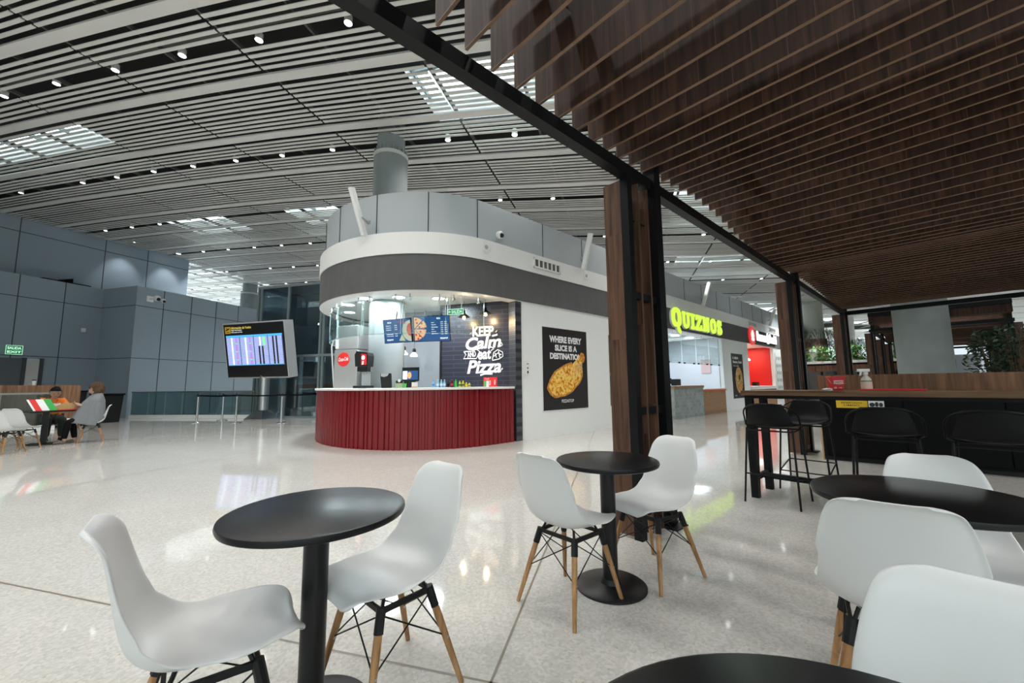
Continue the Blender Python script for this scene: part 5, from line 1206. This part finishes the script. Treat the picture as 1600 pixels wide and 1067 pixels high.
def skin_body(name, joints, bones, m, parent, sub=2):
    me = bpy.data.meshes.new(name); keys = list(joints); idx = {k: i for i, k in enumerate(keys)}
    me.from_pydata([joints[k][0] for k in keys], [(idx[a], idx[b]) for a, b in bones], [])
    me.materials.append(M[m] if isinstance(m, str) else m)
    o = bpy.data.objects.new(name, me); COL.objects.link(o); o.parent = parent
    sk = o.modifiers.new('skin', 'SKIN'); sk.use_smooth_shade = True
    for k in keys:
        v = me.skin_vertices[0].data[idx[k]]; r = joints[k][1]; v.radius = r if isinstance(r, tuple) else (r, r)
    me.skin_vertices[0].data[0].use_root = True
    sb = o.modifiers.new('sub', 'SUBSURF'); sb.levels = sub; sb.render_levels = sub
    return o
skin = mat('skin_tone', (.42, .24, .16), .5); skin2 = mat('skin_pale', (.50, .31, .23), .5)
def fingers(J, B, wrist, palm, tip_dir, side, r=.008, pre='f'):
    """five fingers on a palm vertex"""
    w_ = Vector(wrist); p = Vector(palm); d = Vector(tip_dir).normalized(); s = Vector(side).normalized(); dn = d.cross(s)
    for i, (o, l) in enumerate(((-.028, .055), (-.010, .068), (.010, .064), (.028, .05))):
        a = p+s*o+d*.02; b = a+d*l*.55; c = b+(d*.5+dn*.6).normalized()*l*.5
        J[pre+'%da' % i] = (tuple(a), r*1.1); J[pre+'%db' % i] = (tuple(b), r); J[pre+'%dc' % i] = (tuple(c), r*.85)
        B += [(pre+'p', pre+'%da' % i), (pre+'%da' % i, pre+'%db' % i), (pre+'%db' % i, pre+'%dc' % i)]
    a = p-s*.035-d*.01; b = a-s*.02+d*.03; J[pre+'ta'] = (tuple(a), r*1.2); J[pre+'tb'] = (tuple(b), r); B += [(pre+'p', pre+'ta'), (pre+'ta', pre+'tb')]
def head(parent, P, fac, sc, m, hairfn):
    """P chin-neck joint top; fac facing dir (unit, may tilt)"""
    fac = Vector(fac).normalized(); rt = fac.cross(UP).normalized(); up = rt.cross(fac)
    mx = Matrix(((rt.x, fac.x, up.x, P[0]), (rt.y, fac.y, up.y, P[1]), (rt.z, fac.z, up.z, P[2]), (0, 0, 0, 1)))
    V = []; F = []; nu, nv = 28, 22
    for i in range(nv+1):
        ph = PI*i/nv; z = math.cos(ph)
        for j in range(nu):
            th = 2*PI*j/nu; x = math.sin(ph)*math.cos(th); y = math.sin(ph)*math.sin(th)
            wx = .075*(1-.28*max(0, -z)**1.5); wy = .095; X = x*wx; Y = y*wy; Z = z*.118
            if z < 0: Y = Y*(1-.25*(-z)) + .012*(-z)
            if y > .8 and -.35 < z < .15: Y += .022*math.exp(-((x)/.16)**2)*math.exp(-((z+.12)/.16)**2)   # nose
            if y > .6: Y -= .008*math.exp(-((abs(x)-.38)/.16)**2)*math.exp(-((z-.08)/.13)**2)              # eye sockets
            if y > .7: Y += .005*math.exp(-(x/.3)**2)*math.exp(-((z+.5)/.1)**2)                               # lips
            V.append(mx @ (Vector((X, Y, Z+.10))*sc))
    for i in range(nv):
        for j in range(nu): F.append((i*nu+j, i*nu+(j+1) % nu, (i+1)*nu+(j+1) % nu, (i+1)*nu+j))
    mb = MB(); mb.add(V, F)
    for sx in (-1, 1):
        e = [mx @ (Vector((sx*(.076+.006*math.cos(a)*0), -.005+.018*math.cos(a), .095+.03*math.sin(a)))*sc) for a in [2*PI*k/8 for k in range(9)]]; mb.tube(e, .007*sc, 6)
    h = mb.build('head', m, parent, True)
    mb = MB()
    for sx in (-1, 1): mb.lathe([(.0001, -.006), (.006, -.004), (.0085, 0), (.006, .004), (.0001, .006)], 10); k = len(mb.v)-50; mb.v[k:] = [tuple(mx @ (Vector((sx*.03+x*1.4, .084+y*.5, .108+z))*sc)) for x, y, z in mb.v[k:]]
    mb.build('eyes', 'black', parent)
    mb = MB(); mb.tube([mx @ (Vector((x, .086-abs(x)*.25, .052))*sc) for x in (-.022, 0, .022)], .004*sc, 6); mb.build('mouth', mat('lips', (.30, .09, .07), .5), parent)
    hairfn(mx, sc); return h
# --- boy: sits facing the table, towards +x -y ; local frame: y forward
boy = thing('person', 'person in an orange t-shirt sitting with head bowed behind the pizza box', 'person', (-14.62, -1.62, 0), math.radians(-75))
sc_ = .92
J = {}; B = []
def add(k, p, r): J[k] = (tuple(Vector(p)), r)
add('pel', (0, -.02, .52), (.15, .12)); add('bel', (0, .0, .66), (.145, .115)); add('che', (0, .03, .84), (.15, .11)); add('nek', (0, .06, 1.0), .058); add('nk2', (0, .085, 1.05), .05)
B += [('pel', 'bel'), ('bel', 'che'), ('che', 'nek'), ('nek', 'nk2')]
for s_, n_ in ((-1, 'L'), (1, 'R')):
    add(n_+'sh', (s_*.15, .03, .95), .055); add(n_+'el', (s_*.21, .08, .75), .042); add(n_+'wr', (s_*.07, .27, .80), .028); add(n_+'hp', (s_*.05, .33, .81), (.035, .018))
    B += [('che', n_+'sh'), (n_+'sh', n_+'el'), (n_+'el', n_+'wr'), (n_+'wr', n_+'hp')]
    J['h'+n_+'p'] = ((s_*.045, .345, .81), .016); B.append((n_+'hp', 'h'+n_+'p')); fingers(J, B, J[n_+'wr'][0], (s_*.045, .345, .81), (-s_*.4, .9, -.2), (s_*.9, .4, 0), .008, 'h'+n_)
    add(n_+'hi', (s_*.09, .03, .50), .09); add(n_+'kn', (s_*.12, .40, .50), .062); add(n_+'an', (s_*.12, .40, .10), .038); add(n_+'he', (s_*.12, .38, .05), .036); add(n_+'to', (s_*.13, .54, .035), .03)
    B += [('pel', n_+'hi'), (n_+'hi', n_+'kn'), (n_+'kn', n_+'an'), (n_+'an', n_+'he'), (n_+'he', n_+'to')]
skin_body('body', J, B, skin, boy)
J2 = {'pel': ((0, -.02, .53), (.165, .135)), 'bel': ((0, .0, .66), (.165, .135)), 'che': ((0, .03, .84), (.168, .128)), 'nek': ((0, .055, .97), (.085, .075))}; B2 = [('pel', 'bel'), ('bel', 'che'), ('che', 'nek')]
for s_, n_ in ((-1, 'L'), (1, 'R')): J2[n_+'s'] = ((s_*.16, .03, .94), .075); J2[n_+'e'] = ((s_*.215, .115, .80), .066); B2 += [('che', n_+'s'), (n_+'s', n_+'e')]
skin_body('t_shirt', J2, B2, mat('orange_cloth', (.80, .19, .02), .8), boy)
mb = MB(); vs = []
mb.prism([(-.09, -.06), (-.10, .03), (-.03, .05), (.03, .04), (.10, .05), (.09, -.05), (.04, -.075)], 0, .004); pr = mb.build('chest_print', 'print_white', boy); pr.location = (0, .178, .83); pr.rotation_euler = (PI/2, 0, PI)
J3 = {'pel': ((0, -.02, .50), (.17, .13)), }; B3 = []
for s_, n_ in ((-1, 'L'), (1, 'R')): J3[n_+'h'] = ((s_*.09, .04, .50), .105); J3[n_+'k'] = ((s_*.12, .40, .50), .085); J3[n_+'a'] = ((s_*.12, .40, .09), .062); B3 += [('pel', n_+'h'), (n_+'h', n_+'k'), (n_+'k', n_+'a')]
skin_body('trousers', J3, B3, mat('dark_green_cloth', (.012, .022, .018), .85), boy)
for s_ in (-1, 1):
    skin_body('shoe', {'a': ((s_*.12, .35, .05), (.05, .045)), 'b': ((s_*.125, .45, .045), (.05, .04)), 'c': ((s_*.13, .57, .035), (.042, .03))}, [('a', 'b'), ('b', 'c')], 'matte_black', boy)
    mb = MB(); mb.box((s_*.125-.048, .30, 0), (s_*.125+.048, .60, .018)); mb.build('shoe_sole', 'print_white', boy, False, .006)
def boy_hair(mx, sc):
    V = []; F = []; nu, nv = 26, 12
    for i in range(nv+1):
        ph = PI*.60*i/nv
        for j in range(nu):
            th = 2*PI*j/nu; r = 1+.03*math.sin(5*th+3*ph); x = math.sin(ph)*math.cos(th)*.086*r; y = math.sin(ph)*math.sin(th); z = math.cos(ph)*.128*r
            if y > .2: z = max(z, .040+.03*y)
            V.append(mx @ (Vector((x, y*.106*r-.006, z+.105))*sc))
    for i in range(nv):
        for j in range(nu): F.append((i*nu+j, i*nu+(j+1) % nu, (i+1)*nu+(j+1) % nu, (i+1)*nu+j))
    mb = MB(); mb.add(V, F); mb.build('hair', 'matte_black', boy, True)
head(boy, (0, .10, 1.025), (0, .88, -.38), 1.14, skin, boy_hair)
mb = MB(); mb.tube([(-.06, .02, 1.0), (-.05, .14, .95), (0, .175, .85), (.05, .14, .95), (.06, .02, 1.0)], .006, 6); mb.build('lanyard', 'black', boy)
# --- woman in grey shawl, local y forward = towards table
wo = thing('person', 'person with curly brown hair and a grey shawl sitting side-on, holding a phone', 'person', (-13.5, -.86, 0), math.radians(182))
J = {}; B = []
add('pel', (0, -.02, .52), (.15, .12)); add('bel', (0, -.06, .68), (.14, .11)); add('che', (0, -.09, .90), (.14, .10)); add('nek', (0, -.06, 1.06), .052); add('nk2', (0, -.04, 1.11), .046)
B += [('pel', 'bel'), ('bel', 'che'), ('che', 'nek'), ('nek', 'nk2')]
for s_, n_ in ((-1, 'L'), (1, 'R')):
    add(n_+'sh', (s_*.14, -.07, .98), .05); add(n_+'el', (s_*.15, .0, .74), .04); add(n_+'wr', (s_*.06, .19, .83), .026); add(n_+'hp', (s_*.05, .25, .86), (.033, .018))
    B += [('che', n_+'sh'), (n_+'sh', n_+'el'), (n_+'el', n_+'wr'), (n_+'wr', n_+'hp')]
    J['h'+n_+'p'] = ((s_*.045, .265, .87), .015); B.append((n_+'hp', 'h'+n_+'p')); fingers(J, B, J[n_+'wr'][0], (s_*.045, .265, .87), (-s_*.3, .7, .6), (s_*.9, .3, 0), .0075, 'h'+n_)
    kx_ = .37 if s_ < 0 else .32
    add(n_+'hi', (s_*.08, .03, .50), .085); add(n_+'kn', (s_*.09, kx_, .50), .058); add(n_+'an', (s_*.09, kx_+.04*(1 if s_ < 0 else -1.6), .10), .036); add(n_+'he', (s_*.09, kx_+.02*(1 if s_ < 0 else -3), .05), .034); add(n_+'to', (s_*.10, kx_+.18*(1 if s_ < 0 else .3), .03), .026)
    B += [('pel', n_+'hi'), (n_+'hi', n_+'kn'), (n_+'kn', n_+'an'), (n_+'an', n_+'he'), (n_+'he', n_+'to')]
skin_body('body', J, B, skin2, wo)
J3 = {'pel': ((0, -.03, .50), (.165, .125))}; B3 = []
for s_, n_ in ((-1, 'L'), (1, 'R')): J3[n_+'h'] = ((s_*.08, .04, .50), .095); J3[n_+'k'] = (J[n_+'kn'][0], .072); a_ = J[n_+'an'][0]; J3[n_+'a'] = ((a_[0], a_[1], .09), .05); B3 += [('pel', n_+'h'), (n_+'h', n_+'k'), (n_+'k', n_+'a')]
skin_body('trousers', J3, B3, 'matte_black', wo)
for s_, n_ in ((-1, 'L'), (1, 'R')):
    h_ = Vector(J[n_+'he'][0]); tt = Vector(J[n_+'to'][0]); skin_body('shoe', {'a': (tuple(h_-Vector((0, .02, 0))), (.045, .04)), 'b': (tuple((h_+tt)/2), (.046, .038)), 'c': (tuple(tt+Vector((0, .02, 0))), (.036, .027))}, [('a', 'b'), ('b', 'c')], mat('taupe', (.17, .14, .11), .8), wo)
gs = mat('grey_shawl', (.20, .21, .22), .9, var=.15, scale=30)
# draped shawl: cone of cloth from the shoulders falling to knee level
V = []; F = []; nu, nv = 48, 20
for i in range(nv+1):
    q = i/nv
    for j in range(nu):
        a = 2*PI*j/nu; fwd_ = math.sin(a)
        rx = .085+.15*min(1, q*6)+.09*q; ry = .075+.05*min(1, q*4)+((.26*q+.06*min(1, q*3))*fwd_ if fwd_ > 0 else .01*q)
        z = 1.12-.08*min(1, q*3.2)-.53*q+.10*q*max(0, -fwd_)*0
        fold = 1+.05*q*math.sin(9*a+2*q)+.03*q*math.sin(17*a)
        x = rx*math.cos(a)*fold; y = -.05-.02*q+ry*fwd_*fold
        z += -.10*q*abs(math.cos(a))**2-(.04*q if fwd_ > 0 else 0)+(.05*q*(fwd_ < 0)); V.append((x, y, z))
for i in range(nv):
    for j in range(nu): F.append((i*nu+j, i*nu+(j+1) % nu, (i+1)*nu+(j+1) % nu, (i+1)*nu+j))
mb = MB(); mb.add(V, F); o = mb.build('shawl', gs, wo, True); sd = o.modifiers.new('t', 'SOLIDIFY'); sd.thickness = .012
def curly(mx, sc):
    mb = MB(); rnd = random.Random(3)
    V = []; F = []; nu, nv = 30, 16
    for i in range(nv+1):
        ph = PI*.82*i/nv
        for j in range(nu):
            th = 2*PI*j/nu; r = 1+.07*math.sin(9*th+4*ph)*math.sin(7*ph); x = math.sin(ph)*math.cos(th)*.105*r; y = math.sin(ph)*math.sin(th)*.115*r-.022; z = math.cos(ph)*.135*r+.115
            if y > .035 and z < .16: y = .035
            V.append(mx @ (Vector((x, y, z))*sc))
    for i in range(nv):
        for j in range(nu): F.append((i*nu+j, i*nu+(j+1) % nu, (i+1)*nu+(j+1) % nu, (i+1)*nu+j))
    mb.add(V, F)
    for k in range(150):
        a = rnd.uniform(0, 2*PI); ph = math.acos(rnd.uniform(-.7, 1)); n = Vector((math.sin(ph)*math.cos(a)*.105, math.sin(ph)*math.sin(a)*.115-.022, math.cos(ph)*.135+.115))
        if n.y > .04 and n.z < .16: continue
        c = [mx @ ((n+Vector((.018*math.cos(t*1.3), .018*math.sin(t*1.3), .012*t-.03)))*sc) for t in range(6)]; mb.tube(c, .006, 5)
    mb.build('hair', mat('brown_hair', (.11, .055, .03), .7, var=.4, scale=30), wo, True)
head(wo, (0, -.03, 1.08), (-.1, .95, -.25), 1.08, skin2, curly)
ph = thing('phone', 'dark phone held in both hands by the person in the grey shawl', 'phone', mtx=wo.matrix_basis @ Matrix.Translation((0, .305, .905)) @ Matrix.Rotation(-.7, 4, 'X')); slab(ph, 'phone_body', 'black', -.037, -.04, .037, .04, -.005, .005, .002)

# ================================================================== ON THE BAR TABLE
def ontab(px, y): d = look(px, 606); k = y/d.y; return Vector((d.x*k, y, 1.112))
P = ontab(1306.5, 5.0); t = thing('red_bucket', 'small red sanitiser bucket with white print on the bar table', 'bucket', P, math.radians(35))
mb = MB(); mb.add([(-.045, -.04, 0), (.045, -.04, 0), (.045, .04, 0), (-.045, .04, 0), (-.062, -.052, .135), (.062, -.052, .135), (.062, .052, .135), (-.062, .052, .135)], [(0, 3, 2, 1), (0, 1, 5, 4), (1, 2, 6, 5), (2, 3, 7, 6), (3, 0, 4, 7), (4, 5, 6, 7)]); mb.build('bucket_body', 'red', t, False, .01)
mb = MB(); mb.box((-.065, -.055, .128), (.065, .055, .138)); mb.build('rim', 'red', t, False, .003)
mb = MB(); text_in(mb, 'SANITIZE', -.04, .085, .04, .1, .002, .02); text_in(mb, 'SOLUTION', -.04, .065, .04, .08, .002, .02); text_in(mb, 'ok', -.04, .02, -.015, .04, .002, .0); text_in(mb, 'only', 0, .022, .03, .034, .002, 0); mb.v = [(x, -.0465-.09*(y-.05), y) for x, y, z in mb.v]; mb.build('print', 'print_white', t)
mb = MB(); mb.tube([(-.068, 0, .12), (-.062, -.05, .07), (0, -.062, .06), (.062, -.05, .07), (.068, 0, .12)], .0025, 6); mb.build('wire_handle', 'chrome', t)
P = ontab(1354.5, 5.05); t = thing('spray_bottle', 'clear spray bottle with white trigger head on the bar table', 'bottle', P, math.radians(40))
mb = MB(); mb.lathe([(.038, 0), (.042, .01), (.042, .09), (.036, .115), (.018, .135), (.016, .15)], 24); mb.build('body', mat('spray', (.55, .52, .46), .3), t, True); mb = MB(); mb.lathe([(.043, .02), (.043, .085)], 24, capb=False, capt=False); mb.build('label', mat('beige_label', (.62, .55, .45), .5), t, True); mb = MB(); mb.lathe([(.044, .085), (.044, .093)], 24, capb=False, capt=False); mb.build('green_band', 'leaf', t)
mb = MB(); mb.lathe([(.02, .15), (.02, .175)], 16); mb.box((-.065, -.012, .178), (.035, .012, .205)); mb.prism([(-.045, .178), (-.03, .178), (-.04, .145), (-.055, .14)], -.006, .006, Matrix(((1, 0, 0, 0), (0, 0, 1, 0), (0, 1, 0, 0), (0, 0, 0, 1)))); mb.build('trigger_head', 'white', t, False, .003)
P = ontab(1395, 5.1); t = thing('serving_tray', 'flat red serving tray on the bar table right of the spray bottle', 'tray', P); slab(t, 'tray_body', 'red', -.22, -.16, .22, .16, 0, .014, .004)
P = ontab(1293, 4.92); t = thing('napkin', 'crumpled pale napkin beside the red bucket', 'napkin', P); mb = MB(); rnd = random.Random(5)
k = []
for i in range(5):
    for j in range(8): a = 2*PI*j/8; r = .035*math.sin(PI*(i+.5)/5)*rnd.uniform(.7, 1.2); k.append((r*math.cos(a)*1.4, r*math.sin(a), .012-.012*math.cos(PI*i/4)*1.1))
mb.add(k, [(i*8+j, i*8+(j+1) % 8, (i+1)*8+(j+1) % 8, (i+1)*8+j) for i in range(4) for j in range(8)]); mb.build('paper', 'print_white', t)
# stickers on the black cabinet (part of the cabinet)
mb = MB(); text_in(mb, 'RESERVADO', .06, .066, .30, .088, .003, .02); text_in(mb, 'LIMPIO', .09, .03, .27, .052, .003, .02)
stk = thing('warning_sticker', 'yellow sticker with a white pictogram card on the black cabinet', 'sticker', mtx=cb.matrix_basis @ frame((.22, -.020, .80), (1, 0, 0), UP)); slab(stk, 'yellow_card', 'yellow', 0, 0, .36, .11, 0, .002); mb.build('lettering', 'print_black', stk); slab(stk, 'white_card', 'print_white', .37, 0, .54, .11, 0, .002)
mb = MB(); disc(mb, .41, .055, .03, .03, .003, 16); disc(mb, .46, .06, .02, .035, .003, 16); disc(mb, .505, .055, .022, .03, .003, 16); mb.build('pictogram', 'print_black', stk)

# ================================================================== PLANTS AND FAR BACKGROUND RIGHT
def leafy(name, lab, P, h, r, n, m, seed, sc=.06, stems=5):
    rnd = random.Random(seed); t = thing(name, lab, 'plant', P)
    mb = MB()
    for k in range(stems):
        a = rnd.uniform(0, 2*PI); q = rnd.uniform(.2, .8)*r; mb.tube([(0.03*math.cos(a), .03*math.sin(a), 0), (q*.5*math.cos(a), q*.5*math.sin(a), h*.5), (q*math.cos(a), q*math.sin(a), h*.95)], [.012, .009, .004], 6)
    mb.build('stem', 'bark', t)
    mb = MB()
    for k in range(n):
        a = rnd.uniform(0, 2*PI); z = h*(rnd.random()**.75); rr = r*math.sqrt(rnd.random())*(.55+.6*math.sin(PI*min(1, z/h*.9+.1)))
        c = Vector((rr*math.cos(a), rr*math.sin(a), z)); d = Vector((rnd.uniform(-1, 1), rnd.uniform(-1, 1), rnd.uniform(-.8, .6))).normalized(); e = d.cross(Vector((rnd.uniform(-1, 1), rnd.uniform(-1, 1), rnd.uniform(-1, 1)))).normalized(); l = sc*rnd.uniform(.7, 1.3)
        mb.add([c-d*l*.5, c+e*l*.22, c+d*l*.5, c-e*l*.22], [(0, 1, 2, 3)])
    mb.build('foliage', m, t); return t
Cc = Vector((-1.40, 7.82, 0))
def behind(px, Y): d = look(px, 590); k = Y/d.y; return Vector((d.x*k, Y, 0))
P = behind(1552, 9.3); leafy('potted_bush', 'dark leafy bush left of two behind the bar cabinet at the right edge', P+Vector((0, 0, 1.0)), .95, .24, 900, 'leaf_dark', 1, .075)
P = behind(1589, 9.3); leafy('potted_bush', 'sparser leafy bush at the right edge behind the bar cabinet', P+Vector((0, 0, 1.0)), 1.0, .25, 420, 'leaf_dark', 2, .07)
for px, lab in ((1552, 'dark planter box under the left bush behind the bar cabinet'), (1589, 'dark planter box under the right edge bush behind the bar cabinet')):
    P = behind(px, 9.3); t = thing('planter', lab, 'planter', P); slab(t, 'planter_box', 'matte_black', -.14, -.2, .14, .2, 0, 1.0, .01)
for px, w0, Y, top, lab, sd in ((1276, .50, 30, 1, 'pale column with a ring of hanging greenery over a balcony garden', 11), (1326, .50, 38, 1, 'second far column with a ring of hanging greenery', 12)):
    k = look(px, 560); q = Y/k.y; P = Vector((k.x*q, Y, 0))
    t = column(P.x, P.y, w0, 6.1 if Y < 35 else 5.9, 'concrete_light', lab, False, 'planted_column'); t['category'] = 'column'
    mb = MB(); mb.lathe([(w0+.10, 2.3), (w0+.10, 3.75)], 24); mb.build('timber_cladding', wood('clad%d' % Y, (.16, .07, .06), (.36, .20, .18), 'Z', .2, 'X', .5, .3), t, True)
    rnd = random.Random(sd); mb = MB()
    for k_ in range(1100):
        a = rnd.uniform(0, 2*PI); z = rnd.uniform(3.35, 4.4); rr = w0+.12+rnd.random()*.35*(1 if z > 3.8 else .5); c = Vector((rr*math.cos(a), rr*math.sin(a), z)); d = Vector((rnd.uniform(-.6, .6), rnd.uniform(-.6, .6), -1)).normalized(); e = d.cross(Vector((1, .3, 0))).normalized(); mb.add([c, c+d*.14+e*.05, c+d*.28, c+d*.14-e*.05], [(0, 1, 2, 3)])
    mb.build('hanging_foliage', 'leaf', t)
k = look(1245, 575); q = 26/k.y
bg_ = thing('balcony_garden', 'raised garden deck with white planters and a dark timber edge in the far right background', 'balcony', (-6.15, 27.0, 0))
slab(bg_, 'deck', 'matte_black', 0, 0, 6.5, 6.0, 2.05, 2.15); slab(bg_, 'timber_edge', 'walnut_fin', .05, -.03, 6.5, .03, 1.72, 2.05); slab(bg_, 'white_kerb', 'white', 0, -.04, 6.5, .3, 2.15, 2.28)
mb = MB(); rnd = random.Random(9)
for k_ in range(2200):
    c = Vector((rnd.uniform(.1, 6.3), rnd.uniform(0, .9), 2.28+rnd.random()**1.6*.75)); d = Vector((rnd.uniform(-1, 1), rnd.uniform(-1, 1), rnd.uniform(-.2, 1))).normalized(); e = d.cross(UP).normalized(); mb.add([c, c+d*.10+e*.05, c+d*.20, c+d*.10-e*.05], [(0, 1, 2, 3)])
mb.build('garden_foliage', mat('leaf_bright', (.10, .30, .06), .5, var=.5, scale=2), bg_)
mb = MB()
for x in (.1, 1.6, 2.2, 2.5, 2.8, 3.1, 4.0, 4.3, 4.6, 4.9, 6.4): mb.box((x-.05, -.02, 0), (x+.05, .08, 2.05))
mb.build('deck_post', 'black_steel', bg_)
for x in (.6, 1.1, 2.6, 4.2): slab(bg_, 'white_pot', 'white', x, .2, x+.3, .5, 2.28, 2.28+.5+.2*(x > 1))
ho = thing('shop_hoarding', 'pale hoarding with a blue band reading PRÓXIMAMENTE COMING SOON in the far background', 'hoarding', mtx=frame((-6.15, 33.3, 0), (1, 0, 0), UP))
slab(ho, 'board', mat('hoard', (.55, .62, .68), .5), 0, 0, 11, 2.6, -.05, 0); slab(ho, 'blue_band', mat('hoard_blue', (.16, .28, .40), .5), 0.1, .5, 5.0, 1.5, 0, .01)
mb = MB(); text_in(mb, 'PRÓXIMAMENTE', 0.3, .95, 3.4, 1.25, .014, .03); text_in(mb, 'COMING SOON', 0.6, .62, 3.0, .85, .014, .01); mb.build('lettering', 'print_white', ho)
